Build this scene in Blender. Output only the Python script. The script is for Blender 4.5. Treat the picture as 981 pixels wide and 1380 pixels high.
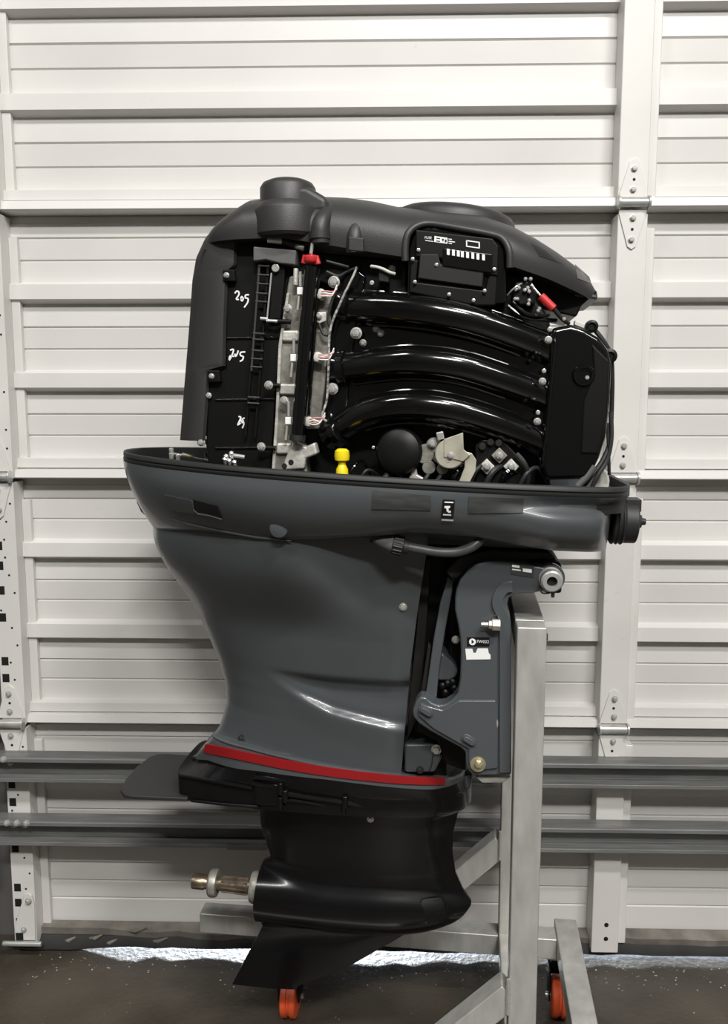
import bpy, bmesh, math, random
from mathutils import Vector, Matrix
random.seed(7)
R = math.radians
for o in list(bpy.data.objects): bpy.data.objects.remove(o)
scene = bpy.context.scene
COL = scene.collection

# ------------------------------------------------------------------ camera
FPX, CX, CY, CAMH = 1150.0, 490.5, 690.0, 1.5
PITCH, YAW = R(7.3), R(1.4)
cam_data = bpy.data.cameras.new('camera')
cam = bpy.data.objects.new('camera', cam_data); COL.objects.link(cam)
cam.location = (0, 0, CAMH)
cam.rotation_euler = (R(90) - PITCH, 0, YAW)
cam_data.sensor_fit = 'VERTICAL'; cam_data.sensor_height = 36.0
cam_data.lens = FPX / 1380.0 * 36.0
cam_data.clip_start = 0.02
scene.camera = cam
# ------------------------------------------------------------------ world, sun, ceiling lamps, exposure
world = bpy.data.worlds.new('world'); scene.world = world; world.use_nodes = True
bg = world.node_tree.nodes['Background']; bg.inputs[0].default_value = (0.62, 0.78, 1.0, 1); bg.inputs[1].default_value = 6.0
def light(name, kind, loc, energy, color=(1, 1, 1), size=None, rot=(0, 0, 0)):
    l = bpy.data.lights.new(name, kind); l.energy = energy; l.color = color
    if kind == 'AREA': l.shape = 'RECTANGLE'; l.size, l.size_y = size
    o = bpy.data.objects.new(name, l); o.location = loc; o.rotation_euler = rot; COL.objects.link(o); return o
sun = light('sun', 'SUN', (0, 6, 4), 17.0, (.86, .93, 1), rot=(R(-78), 0, R(6)))
sun.data.angle = R(2.5)
WARM = (1.0, 0.985, 0.958)
light('lamp_light', 'AREA', (1.6, -1.5, 5.6), 190, WARM, (1.4, 0.3), (R(22), 0, 0))
light('lamp_light', 'AREA', (-2.2, -1.2, 5.6), 82, WARM, (1.4, 0.3), (R(20), 0, 0))
light('lamp_light', 'AREA', (0.5, -3.6, 5.6), 285, WARM, (1.6, 0.35), (R(36), 0, 0))
light('lamp_light', 'AREA', (3.2, -3.0, 5.6), 80, WARM, (1.4, 0.35), (R(30), 0, 0))
scene.view_settings.view_transform = 'Standard'; scene.view_settings.look = 'None'
scene.view_settings.gamma = 1.0; scene.view_settings.use_curve_mapping = False
scene.view_settings.exposure = 0.0

# ------------------------------------------------------------------ measuring: pixel of the 981x1380 photo -> point on a known plane
cp, sp = math.cos(PITCH), math.sin(PITCH)
FW = Vector((-math.sin(YAW) * cp, math.cos(YAW) * cp, -sp)); RT = Vector((math.cos(YAW), math.sin(YAW), 0)); UP = RT.cross(FW)
C0 = Vector((0, 0, CAMH))
def ray(x, y): return FW + RT * ((x - CX) / FPX) - UP * ((y - CY) / FPX)
def onY(x, y, Y): d = ray(x, y); return C0 + d * (Y / d.y)
def onZ(x, y, Z): d = ray(x, y); return C0 + d * ((Z - CAMH) / d.z)
MYAW = R(-5.5)                                   # the motor and its stand are turned a little
UA = Vector((math.cos(MYAW), math.sin(MYAW), 0)); WA = Vector((math.sin(MYAW), -math.cos(MYAW), 0))
M0 = onY(560, 690, 1.72); M0.z = 0
def P(x, y, w=0.0):                              # -> (u, w, z): along the motor, across it towards the viewer, up
    d = ray(x, y); t = (M0 + WA * w - C0).dot(WA) / d.dot(WA); p = C0 + d * t - M0
    return (p.dot(UA), w, p.z)
def loc_uw(p): q = p - M0; return q.dot(UA), q.dot(WA)
def L(p): return Vector((p[0], -p[1], p[2]))     # (u,w,z) -> local coordinates
def ip(x, tab):
    if x <= tab[0][0]: return tab[0][1]
    for (a, b), (c, d) in zip(tab, tab[1:]):
        if x <= c: return b + (d - b) * (x - a) / (c - a)
    return tab[-1][1]
def sm(a, b, x):
    t = min(1, max(0, (x - a) / (b - a))); return t * t * (3 - 2 * t)
def catmull(pts, k=6, closed=False):
    pts = [Vector(p) for p in pts]; n = len(pts); out = []
    for i in range(n if closed else n - 1):
        g = lambda j: pts[j % n] if closed else pts[min(max(j, 0), n - 1)]
        a, b, c, d = g(i - 1), g(i), g(i + 1), g(i + 2)
        for s in range(k):
            t = s / k
            out.append(.5 * ((2 * b) + (c - a) * t + (2 * a - 5 * b + 4 * c - d) * t * t + (3 * b - a - 3 * c + d) * t ** 3))
    if not closed: out.append(pts[-1])
    return out

# ------------------------------------------------------------------ materials
def mat(name, col, rough=.5, metal=0.0, coat=0.0, var=0.0, vscale=8.0, bump=0.0, bscale=60.0, spec=None, rvar=0.0, stretch=None):
    m = bpy.data.materials.new(name); m.use_nodes = True; nt = m.node_tree; N = nt.nodes; b = N['Principled BSDF']
    b.inputs['Base Color'].default_value = (*col, 1); b.inputs['Roughness'].default_value = rough
    b.inputs['Metallic'].default_value = metal; b.inputs['Coat Weight'].default_value = coat; b.inputs['Coat Roughness'].default_value = .08
    if spec is not None: b.inputs['Specular IOR Level'].default_value = spec
    tc = N.new('ShaderNodeTexCoord'); src = tc.outputs['Object']
    if stretch:
        mp = N.new('ShaderNodeMapping'); mp.inputs['Scale'].default_value = stretch; nt.links.new(src, mp.inputs[0]); src = mp.outputs[0]
    if var or rvar:
        n = N.new('ShaderNodeTexNoise'); n.inputs['Scale'].default_value = vscale; n.inputs['Detail'].default_value = 6; nt.links.new(src, n.inputs['Vector'])
        if var:
            cr = N.new('ShaderNodeValToRGB'); cr.color_ramp.elements[0].position = .3; cr.color_ramp.elements[1].position = .7
            cr.color_ramp.elements[0].color = (*[c * (1 - var) for c in col], 1); cr.color_ramp.elements[1].color = (*[min(1, c * (1 + var)) for c in col], 1)
            nt.links.new(n.outputs['Fac'], cr.inputs[0]); nt.links.new(cr.outputs[0], b.inputs['Base Color'])
        if rvar:
            mr = N.new('ShaderNodeMapRange'); mr.inputs['To Min'].default_value = max(.02, rough - rvar); mr.inputs['To Max'].default_value = rough + rvar
            nt.links.new(n.outputs['Fac'], mr.inputs['Value']); nt.links.new(mr.outputs[0], b.inputs['Roughness'])
    if bump:
        n2 = N.new('ShaderNodeTexNoise'); n2.inputs['Scale'].default_value = bscale; n2.inputs['Detail'].default_value = 4
        nt.links.new(src, n2.inputs['Vector']); bp = N.new('ShaderNodeBump'); bp.inputs['Strength'].default_value = bump; bp.inputs['Distance'].default_value = .004
        nt.links.new(n2.outputs['Fac'], bp.inputs['Height']); nt.links.new(bp.outputs[0], b.inputs['Normal'])
    return m
M = dict(
    paint=mat('grey_blue_paint', (.064, .071, .076), .33, coat=.35, var=.05, vscale=3, spec=.6),
    bracket=mat('bracket_paint', (.072, .080, .086), .29, coat=.3, var=.06, vscale=6),
    black=mat('black_gloss_paint', (.003, .003, .0032), .13, coat=.4, rvar=.04, vscale=14),
    lower=mat('black_lower_paint', (.004, .004, .0044), .24, coat=.2, spec=.35, rvar=.07, vscale=9),
    satin=mat('black_satin', (.0045, .0045, .0043), .42, var=.2, spec=.25),
    matte=mat('matte_plastic', (.027, .027, .026), .48, var=.07, vscale=5, bump=.08, bscale=400),
    tail=mat('worn_black_plate', (.022, .022, .021), .5, var=.2, vscale=10),
    rubber=mat('rubber', (.016, .0165, .0165), .55, var=.12),
    rungs=mat('rung_plastic', (.055, .055, .052), .3, coat=.3),
    greyplastic=mat('grey_plastic', (.10, .10, .098), .5, var=.05),
    midplastic=mat('dark_grey_plastic', (.016, .0155, .014), .45, var=.08, spec=.35),
    alu=mat('cast_aluminium', (.62, .60, .55), .42, .45, var=.25, vscale=40, bump=.3, bscale=120),
    dullalu=mat('dull_cast_aluminium', (.26, .25, .22), .45, .4, var=.4, vscale=30, bump=.25, bscale=90),
    steel=mat('zinc_bolt', (.88, .87, .84), .25, .75, var=.1, vscale=60),
    shaft=mat('greasy_shaft', (.16, .125, .09), .32, .7, var=.5, vscale=35, bump=.3, bscale=70),
    brass=mat('zinc_yellow', (.60, .54, .36), .4, .75, var=.22, vscale=40),
    lever=mat('zinc_lever', (.62, .59, .48), .42, .6, var=.2, vscale=30),
    red=mat('red_stripe', (.27, .006, .008), .5),
    redplastic=mat('red_plastic', (.55, .03, .03), .4),
    pink=mat('pink_wire', (.65, .28, .27), .5),
    yellow=mat('yellow_plastic', (.85, .66, .01), .4, var=.05),
    white=mat('white_print', (.85, .85, .83), .5),
    label=mat('black_label', (.004, .004, .004), .4),
    whitebox=mat('white_reservoir', (.55, .54, .49), .5, var=.12, vscale=12),
    residue=mat('decal_residue', (.034, .037, .036), .62, var=.3, vscale=30, stretch=(1, 1, 5)),
    tape=mat('wire_wrap', (.34, .33, .31), .4, var=.95, vscale=150),
    hose=mat('grey_hose', (.055, .058, .057), .42),
    tube=mat('mill_aluminium', (.52, .515, .485), .36, .4, var=.14, vscale=12, bump=.06, bscale=160, rvar=.1, stretch=(3, 3, 1)),
    weld=mat('weld_bead', (.62, .61, .58), .3, .6, bump=.5, bscale=140),
    orange=mat('orange_wheel', (.80, .11, .03), .45, var=.15, vscale=30),
    dark=mat('dark_hole', (.003, .003, .003), .8),
    door=mat('door_paint', (.64, .625, .60), .42, var=.05, vscale=2.2, rvar=.08),
    stile=mat('stile_paint', (.66, .645, .615), .4, var=.05, vscale=5),
    strut=mat('galvanised_strut', (.19, .192, .185), .38, .25, var=.2, vscale=18, stretch=(.4, 4, 4)),
    galv=mat('galvanised', (.50, .50, .48), .36, .5, var=.15, vscale=25),
    dirt=mat('dirty_metal', (.16, .145, .125), .7, var=.45, vscale=14),
    seal=mat('door_seal', (.03, .03, .028), .8, var=.3),
    wall=mat('wall_paint', (.13, .127, .12), .8, var=.05),
    outside=mat('outside_concrete', (.5, .5, .48), .9, var=.1),
)
def floor_material():
    m = mat('oily_concrete', (.062, .051, .038), .36, var=.5, vscale=3.2, bump=.5, bscale=60, rvar=.16)
    nt = m.node_tree; N = nt.nodes; b = N['Principled BSDF']
    # pale specks and chips scattered in the concrete
    tc = N.new('ShaderNodeTexCoord'); v = N.new('ShaderNodeTexVoronoi'); v.inputs['Scale'].default_value = 24
    nt.links.new(tc.outputs['Object'], v.inputs['Vector'])
    cr = N.new('ShaderNodeValToRGB'); cr.color_ramp.elements[0].position = .045; cr.color_ramp.elements[1].position = .06
    cr.color_ramp.elements[0].color = (1, 1, 1, 1); cr.color_ramp.elements[1].color = (0, 0, 0, 1)
    nt.links.new(v.outputs['Distance'], cr.inputs[0])
    mx = N.new('ShaderNodeMix'); mx.data_type = 'RGBA'
    old = b.inputs['Base Color'].links[0].from_socket
    nt.links.new(cr.outputs[0], mx.inputs['Factor']); nt.links.new(old, mx.inputs['A']); mx.inputs['B'].default_value = (.3, .28, .24, 1)
    nt.links.new(mx.outputs['Result'], b.inputs['Base Color'])
    return m
M['floor'] = floor_material()
def dirty_door(m):
    nt = m.node_tree; N = nt.nodes; b = N['Principled BSDF']; old = b.inputs['Base Color'].links[0].from_socket
    tc = N.new('ShaderNodeTexCoord'); n = N.new('ShaderNodeTexNoise'); n.inputs['Scale'].default_value = 38; n.inputs['Detail'].default_value = 8
    n.inputs['Roughness'].default_value = .7
    nt.links.new(tc.outputs['Object'], n.inputs['Vector'])
    cr = N.new('ShaderNodeValToRGB'); cr.color_ramp.elements[0].position = .27; cr.color_ramp.elements[1].position = .34
    cr.color_ramp.elements[0].color = (.62, .60, .56, 1); cr.color_ramp.elements[1].color = (1, 1, 1, 1)
    mx = N.new('ShaderNodeMix'); mx.data_type = 'RGBA'; mx.blend_type = 'MULTIPLY'; mx.inputs['Factor'].default_value = .6
    nt.links.new(n.outputs['Fac'], cr.inputs[0]); nt.links.new(old, mx.inputs['A']); nt.links.new(cr.outputs[0], mx.inputs['B'])
    nt.links.new(mx.outputs['Result'], b.inputs['Base Color'])
dirty_door(M['door']); dirty_door(M['stile'])

# ------------------------------------------------------------------ mesh building
class G:
    def __init__(s): s.v = []; s.f = []
    def add(s, vs, fs):
        o = len(s.v); s.v += [Vector(v) for v in vs]; s.f += [tuple(i + o for i in f) for f in fs]; return s
    def box(s, a, b):
        (x0, y0, z0), (x1, y1, z1) = a, b
        x0, x1 = sorted((x0, x1)); y0, y1 = sorted((y0, y1)); z0, z1 = sorted((z0, z1))
        return s.add([(x0, y0, z0), (x1, y0, z0), (x1, y1, z0), (x0, y1, z0), (x0, y0, z1), (x1, y0, z1), (x1, y1, z1), (x0, y1, z1)],
                     [(0, 3, 2, 1), (4, 5, 6, 7), (0, 1, 5, 4), (1, 2, 6, 5), (2, 3, 7, 6), (3, 0, 4, 7)])
    def loft(s, rows, closed=True, caps=True):
        n = len(rows[0]); o = len(s.v)
        for r in rows: s.v += [Vector(p) for p in r]
        for k in range(len(rows) - 1):
            for i in range(n if closed else n - 1):
                j = (i + 1) % n
                s.f.append((o + k * n + i, o + k * n + j, o + (k + 1) * n + j, o + (k + 1) * n + i))
        if caps and closed:
            s.f.append(tuple(o + i for i in range(n))[::-1]); s.f.append(tuple(o + (len(rows) - 1) * n + i for i in range(n)))
        return s
    def prism(s, poly, y0, y1):                  # poly of (x,z); y is depth in local coordinates
        n = len(poly); a = [(p[0], y0, p[1]) for p in poly]; b = [(p[0], y1, p[1]) for p in poly]
        return s.loft([a, b])
    def cyl(s, p0, p1, r0, r1=None, n=20, phase=0.0):
        return s.tube([p0, p1], [r0, r0 if r1 is None else r1], n, phase)
    def tube(s, path, r, n=12, phase=0.0):
        path = [Vector(p) for p in path]; rows = []; prev = None
        for i, p in enumerate(path):
            t = (path[min(i + 1, len(path) - 1)] - path[max(i - 1, 0)]).normalized()
            if prev is None:
                a = Vector((0, 0, 1)) if abs(t.z) < .9 else Vector((1, 0, 0)); x = t.cross(a).normalized()
            else: x = (prev - t * prev.dot(t)).normalized()
            prev = x; y = t.cross(x); rr = r[i] if isinstance(r, (list, tuple)) else r
            rows.append([p + (x * math.cos(phase + 2 * math.pi * k / n) + y * math.sin(phase + 2 * math.pi * k / n)) * rr for k in range(n)])
        return s.loft(rows)
    def lathe(s, base, axis, prof, n=24):        # prof: (distance along axis, radius)
        axis = Vector(axis).normalized(); base = Vector(base); a = Vector((0, 0, 1)) if abs(axis.z) < .9 else Vector((1, 0, 0))
        x = axis.cross(a).normalized(); y = axis.cross(x)
        return s.loft([[base + axis * h + (x * math.cos(2 * math.pi * k / n) + y * math.sin(2 * math.pi * k / n)) * max(r, 1e-4) for k in range(n)] for h, r in prof])
    def bar(s, a, b, side, w, h):                # rectangular bar from a to b, w across 'side'
        a, b = Vector(a), Vector(b); t = (b - a).normalized(); sd = Vector(side); sd = (sd - t * sd.dot(t)).normalized(); n = t.cross(sd)
        q = lambda p: [p + sd * w / 2 + n * h / 2, p - sd * w / 2 + n * h / 2, p - sd * w / 2 - n * h / 2, p + sd * w / 2 - n * h / 2]
        return s.loft([q(a), q(b)])
    def build(s, name, material, parent=None, smooth=True, bevel=0.0, seg=2, angle=35):
        me = bpy.data.meshes.new(name); me.from_pydata([tuple(v) for v in s.v], [], s.f); me.update()
        bm = bmesh.new(); bm.from_mesh(me); bmesh.ops.remove_doubles(bm, verts=bm.verts, dist=1e-6)
        bmesh.ops.recalc_face_normals(bm, faces=bm.faces); bm.to_mesh(me); bm.free()
        me.materials.append(M[material] if isinstance(material, str) else material)
        if smooth:
            me.polygons.foreach_set('use_smooth', [True] * len(me.polygons)); me.set_sharp_from_angle(angle=R(angle))
        o = bpy.data.objects.new(name, me); COL.objects.link(o)
        if parent: o.parent = parent
        if bevel:
            b = o.modifiers.new('bevel', 'BEVEL'); b.width = bevel; b.segments = seg; b.limit_method = 'ANGLE'; b.angle_limit = R(30); b.harden_normals = True
        return o
def empty(name, loc=(0, 0, 0), rz=0.0, **props):
    o = bpy.data.objects.new(name, None); COL.objects.link(o); o.location = loc; o.rotation_euler = (0, 0, rz)
    for k, v in props.items(): o[k] = v
    return o
def struct(o): o['kind'] = 'structure'; return o
# traced outlines
def tr(px, w): return [(lambda p: (p[0], p[2]))(P(x, y, w)) for x, y in px]
def plate(name, material, parent, px, w, depth, bevel=.002, smooth_k=0, seg=2):
    if smooth_k: px = [(p.x, p.y) for p in catmull([(x, y, 0) for x, y in px], smooth_k, True)]
    return G().prism(tr(px, w), -w, -(w - depth)).build(name, material, parent, bevel=bevel, seg=seg)
def LP(x, y, w): return L(P(x, y, w))
def pipe(name, material, parent, pts, r, n=12, k=6):
    return G().tube(catmull([LP(*p) for p in pts], k), r, n).build(name, material, parent)
OUT = Vector((0, -1, 0))                         # local direction towards the viewer
def rod(name, material, parent, x, y, w, r, depth, n=20, bevel=.001, phase=0.0):
    p = LP(x, y, w); return G().cyl(p - OUT * depth, p, r, n=n, phase=phase).build(name, material, parent, bevel=bevel)
_bolt = {}
def bolt(parent, x, y, w, r=.006, material='steel', name='bolt', pos=None):
    key = (round(r, 4), material)
    if key not in _bolt:
        g = G(); g.lathe((0, .002, 0), OUT, [(0, r * 1.28), (.0025, r * 1.28), (.0028, r * .98)], 16)
        g.lathe((0, 0, 0), OUT, [(0, r), (r * .75, r), (r * .95, r * .8)], 6); g.lathe((0, 0, 0), OUT, [(0, r * .5), (r * 1.1, r * .45)], 10)
        o = g.build(name, material, parent); _bolt[key] = o.data
    else:
        o = bpy.data.objects.new(name, _bolt[key]); COL.objects.link(o); o.parent = parent
    o.location = pos if pos is not None else LP(x, y, w); return o

# ------------------------------------------------------------------ the setting
struct(G().box((-4, -4, -.1), (4.5, 2.24, 0)).build('floor', 'floor', smooth=False))
struct(G().box((-4, 2.24, -.1), (4.5, 9, -.002)).build('ground_outside', 'outside', smooth=False))
struct(G().box((-4, -4, 6.0), (4.5, 2.6, 6.1)).build('ceiling', 'wall', smooth=False))
struct(G().box((-4, -4.1, 0), (4.5, -4, 6.0)).build('wall_rear', 'wall', smooth=False))
struct(G().box((-4.1, -4, 0), (-4, 2.6, 6.0)).build('wall_left', 'wall', smooth=False))
struct(G().box((4.5, -4, 0), (4.6, 2.6, 6.0)).build('wall_right', 'wall', smooth=False))
DX0, DX1, DY = -1.005, 2.7, 2.2
g = G(); g.box((-4, DY + .03, 0), (DX0 + .06, DY + .2, 6.0)); g.box((DX1 - .06, DY + .03, 0), (4.5, DY + .2, 6.0)); g.box((DX0 - .03, DY + .03, 2.55), (DX1 + .03, DY + .2, 6.0))
struct(g.build('wall_front', 'wall', smooth=False))

# ---- sectional overhead door
door = empty('door_1', (0, DY, 0), kind='structure'); door['label'] = 'off white ribbed steel overhead door closed behind the outboard motor'
SEAMS = [.03, .655, 1.305, 1.965, 2.66]
for k in range(4):
    z0, z1 = SEAMS[k], SEAMS[k + 1]; h = z1 - z0; p = h / 3; pr = []
    z = z1; d = 0.0
    pr += [(-.006, z1 - .001), (-.006, z1 - .016), (0, z1 - .02)]
    for j in range(3):
        t = z1 - j * p
        for q in (.25, .5):                      # shallow pressed steps
            pr += [(.0025 * (1 if q == .25 else .4), t - q * p + .0035), (-.0035, t - q * p), (.0035 if q == .25 else .001, t - q * p - .003)]
        if k == 0 and j < 2: pr += [(.001, t - .735 * p), (.008, t - .755 * p), (.008, t - .965 * p), (0, t - .985 * p)]
        elif k == 0: pr += [(.001, t - .9 * p), (.006, t - .92 * p), (.006, z0 + .002), (0, z0 + .001)]
        elif j < 2:                              # raised rib
            pr += [(.001, t - .735 * p), (.024, t - .775 * p), (.026, t - .94 * p), (-.001, t - .985 * p)]
        else:                                    # meeting rail along the section's lower edge
            pr += [(.001, t - .745 * p), (.030, t - .76 * p), (.032, t - .865 * p), (.026, t - .87 * p), (.026, t - .878 * p), (.046, t - .885 * p), (.052, z0 + .006), (.048, z0 + .003), (-.006, z0 + .001)]
    g = G(); g.loft([[(x, -a, b) for a, b in pr] for x in (DX0, DX1)], closed=False)
    zk = z0 - .03 if k else z0 + .001; bk = [(DX0, .012, zk), (DX1, .012, zk), (DX1, .012, z1 - .001), (DX0, .012, z1 - .001)]
    g.add(bk, [(0, 1, 2, 3)]); g.loft([[(DX0, -.002, z0 + .001), (DX1, -.002, z0 + .001)], [(DX0, .012, z0 + .001), (DX1, .012, z0 + .001)]], closed=False)
    if k: g.box((DX0, .008, z0 - .012), (DX1, .011, z0 + .012))
    o = g.build('door_section', 'door', door, angle=25)
# bottom rail and seal
rs = random.Random(3)
g = G(); rows = []
for i in range(60):
    x = DX0 + (DX1 - DX0) * i / 59; j = .004 * rs.uniform(-1, 1) + .006 * math.sin(x * 5.0)
    rows.append([(x, -.034 + j * .6, .034 + j), (x, -.038 + j, .062 + j * .5), (x, -.006, .07), (x, -.004, .034)])
g.loft(rows); g.build('bottom_rail', 'dirt', door)
g = G(); rows = []
for i in range(80):
    x = DX0 + (DX1 - DX0) * i / 79; b = ip(x, [(-1.0, .001), (-.86, .002), (-.78, .012), (-.2, .013), (.2, .012), (.6, .012), (1.2, .012)]) + .003 * rs.uniform(-1, .6)
    rows.append([(x, -.036, .045), (x, -.046, .03), (x, -.046, b + .006), (x, -.038, b), (x, -.012, b), (x, .004, .03), (x, .004, .045)])
g.loft(rows); g.build('bottom_seal', 'seal', door)
# dried mud and leaf bits caught on the bottom rail
for x, y, s in ((130, 1262, .02), (185, 1252, .03), (95, 1265, .018), (215, 1266, .025), (150, 1268, .02)):
    q = onY(x, y, DY - .03); gg = G(); gg.tube([(q.x - s, -.036, q.z), (q.x, -.045, q.z + .004), (q.x + s, -.04, q.z + .012)], [.002, .006, .002], 6)
    gg.build('mud_clump', 'dirt', door)
# stiles
ST0, ST1 = .556, .628
def hinge(xc, z, wd, side=0):
    hi = G(); y0 = -.066
    up = [(xc - wd / 2, z + .022), (xc - wd / 2, z + .032), (xc - wd * .17, z + .105), (xc, z + .113), (xc + wd * .17, z + .105), (xc + wd / 2, z + .032), (xc + wd / 2, z + .022)]
    dn = [(xc - wd / 2, z - .006), (xc - wd / 2, z - .014), (xc - wd * .15, z - .092), (xc, z - .099), (xc + wd * .15, z - .092), (xc + wd / 2, z - .014), (xc + wd / 2, z - .006)]
    hi.prism(up, y0, y0 + .004); hi.prism(dn, y0, y0 + .004)
    h = hi.build('hinge', 'stile', door, bevel=.001)
    k = G(); k.cyl((xc - wd * .56, y0 - .006, z + .009), (xc + wd * .56, y0 - .006, z + .009), .011, n=16)
    for s in (-1, 1):
        k.cyl((xc + s * wd * .5, y0 - .006, z + .009), (xc + s * wd * .58, y0 - .006, z + .009), .016, n=16)
    k.build('hinge_knuckle', 'galv', h, bevel=.001)
    for dz in (.088, .04, -.026, -.076):
        bolt(h, 0, 0, 0, .0062, 'galv', pos=(xc + .002 * rs.uniform(-1, 1), y0 - .001, z + dz))
    for dz in (.063, -.052):
        d = G(); d.cyl((xc, y0 - .0006, z + dz), (xc, y0 + .001, z + dz), .0035, n=10); d.build('punched_hole', 'dark', h)
for k in range(4):
    z0, z1 = SEAMS[k], SEAMS[k + 1]; dx = rs.uniform(-.003, .003)
    g = G(); g.box((ST0 + dx, -.062, z0 + .004), (ST1 + dx, 0, z1 - .014)); g.box((ST1 + dx - .004, -.044, z0 + .02), (ST1 + dx + .024, 0, z1 - .045))
    s = g.build('centre_stile', 'stile', door, bevel=.003)
    if k == 0:
        for dz in (.085, .045): d = G(); d.cyl((ST0 + .04, -.0628, z0 + dz), (ST0 + .04, -.058, z0 + dz), .006, n=12); d.build('punched_hole', 'dark', s)
    ex0 = DX0 + .0; ex1 = -.944
    g = G(); g.box((ex0, -.062, z0 + .004), (ex1, -.058, z1 - .006)); g.box((ex1 - .003, -.062, z0 + .004), (ex1, 0, z1 - .006)); g.box((ex0, -.062, z0 + .004), (ex0 + .003, 0, z1 - .006))
    g.box((ex1, -.018, z0 + .03), (ex1 + .022, 0, z1 - .055))
    s = g.build('end_stile', 'stile', door, bevel=.0015)
    # punched holes of the end stile: square cut-outs and small round ones
    hh = z1 - z0
    for a, b, sq in ((.11, .022, 1), (.2, .02, 1), (.27, .022, 1), (.45, .02, 1), (.56, .02, 1), (.66, .02, 1), (.74, .02, 1), (.86, .02, 1)):
        zc = z0 + a * hh; g = G(); g.box((ex0 + .006, -.0628, zc - .011), (ex0 + .024, -.0605, zc + .011)); g.build('square_cutout', 'dark', s)
    for i in range(13):
        zc = z0 + hh * (i + .7) / 14; xx = ex0 + rs.choice((.03, .038, .05, .012))
        d = G(); d.cyl((xx, -.0628, zc), (xx, -.060, zc), .0028, n=8); d.build('punched_hole', 'dark', s)
for z in SEAMS[1:4]:
    hinge((ST0 + ST1) / 2, z, .066); hinge(-.982, z, .064)
    r = G(); r.cyl((-1.13, -.072, z + .012), (-.955, -.072, z + .012), .0075, n=14); r.cyl((-1.09, -.072, z + .012), (-1.062, -.072, z + .012), .024, n=20)
    r.build('roller', 'galv', door, bevel=.001)
# bottom bracket and its pin
bb = G().prism([(-1.0, .05), (-.946, .05), (-.944, .155), (-.95, .18), (-.96, .187), (-.97, .182), (-1.0, .09)], -.07, -.064).build('bottom_bracket', 'stile', door, bevel=.001)
bolt(bb, 0, 0, 0, .007, 'galv', pos=(-.958, -.071, .165)); bolt(bb, 0, 0, 0, .006, 'galv', pos=(-.975, -.071, .082))
G().box((-.998, -.0712, .052), (-.978, -.069, .072)).build('square_cutout', 'dark', bb)
G().cyl((-1.03, -.08, .047), (-.925, -.08, .047), .007, n=14).build('roller_pin', 'galv', bb, bevel=.001)
# two horizontal reinforcing struts
for z0, z1, nb in ((.526, .588, 1), (.352, .414, 3)):
    pr = [(-.064, z1), (-.110, z1), (-.114, z1 - .002), (-.114, z1 - .012), (-.111, z1 - .012), (-.109, z1 - .004), (-.074, z1 - .005), (-.074, z0 + .005), (-.114, z0 + .004), (-.117, z0 + .010), (-.122, z0 + .010), (-.122, z0), (-.064, z0)]
    g = G().loft([[(x, a, b) for a, b in pr] for x in (DX0 - .02, DX1)]); s = g.build('strut', 'strut', door, bevel=.001, smooth=False)
    for i in range(nb):
        bolt(s, 0, 0, 0, .007, 'galv', pos=(-.985 + .026 * i, -.114, z1 - .004)); 
        if i < 2: bolt(s, 0, 0, 0, .006, 'galv', pos=(-.985 + .03 * i, -.076, z1 - .030))
    if nb == 3:
        q = onY(308, 1131, DY - .1); q2 = onY(362, 1131, DY - .1)
        G().box((q.x, -.127, z0 - .002), (q2.x, -.121, z0 + .014)).build('splice_plate', 'strut', s, bevel=.001)
# vertical door track standing on the floor beside the end stile
tp = [(-1.045, -.02), (-1.045, -.115), (-1.038, -.12), (-1.010, -.12), (-1.008, -.116), (-1.036, -.112), (-1.040, -.108), (-1.040, -.02)]
t = G().loft([[(a, DY + b, z) for a, b in tp] for z in (0.0, 2.6)]).build('trim_1', 'galv', smooth=False); struct(t); t.location.x = -.03

# ------------------------------------------------------------------ engine stand of welded aluminium tube
stand = empty('engine_stand', M0, MYAW, label='welded aluminium box tube engine stand on orange casters carrying the outboard motor', category='stand')
TB = .052; PU0, PU1 = .195, .247; WF, WR = .22, -.22          # front and rear post, seen from the viewer
def tubebox(name, u0, u1, w0, w1, z0, z1, parent=stand): return G().box((u0, -w0, z0), (u1, -w1, z1)).build(name, 'tube', parent, bevel=.003, seg=2)
ZB0, ZB1, ZT = .172, .224, 1.106
tubebox('post', PU0, PU1, WF, WF - TB, ZB1, ZT - .001); tubebox('post', PU0, PU1, WR, WR - TB, ZB1, ZT - .001)
tubebox('cross_bar', PU0 - .001, PU1 + .001, WF - TB, WR, ZT - TB, ZT)
tubebox('base_bar', -.55, .334, WR, WR - TB, ZB0, ZB1); tubebox('base_bar', -.55, .334, WF, WF - TB, ZB0, ZB1)
tubebox('side_rail', .334, .388, .30, -.30, ZB0 + .006, ZB1 + .006); tubebox('base_rail', PU0, PU1, WF - TB, WR, ZB0 + .004, ZB1 + .008)
for w, zz in ((WF, .392), (WR, .455)):
    b = G().bar((PU0 + .005, -(w - TB / 2), zz), (-.045 + .455 - zz, -(w - TB / 2), ZB1 - .01), (0, 1, 0), TB - .004, TB - .002).build('brace', 'tube', stand, bevel=.003)
    pts = [(PU0 - .001, -w - .001, zz + .036 - i * .0045) for i in range(17)]
    G().tube(pts, [.0035 + .0012 * (i % 2) for i in range(17)], 8).build('weld_bead', 'weld', b)
    G().tube([(PU0 + .054 * i / 12, -w - .001, ZB1 + .0035) for i in range(13)], [.003 + .001 * (i % 2) for i in range(13)], 8).build('weld_bead', 'weld', b)
pts = [(PU0 + .05 * i / 12, -WF - .0005, ZT - .0008) for i in range(13)]
G().box((PU1, -(WF - .02), ZT - .030), (PU1 + .004, -(WF - .032), ZT - .018)).build('bolt_stub', 'rubber', stand, bevel=.001)
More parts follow.
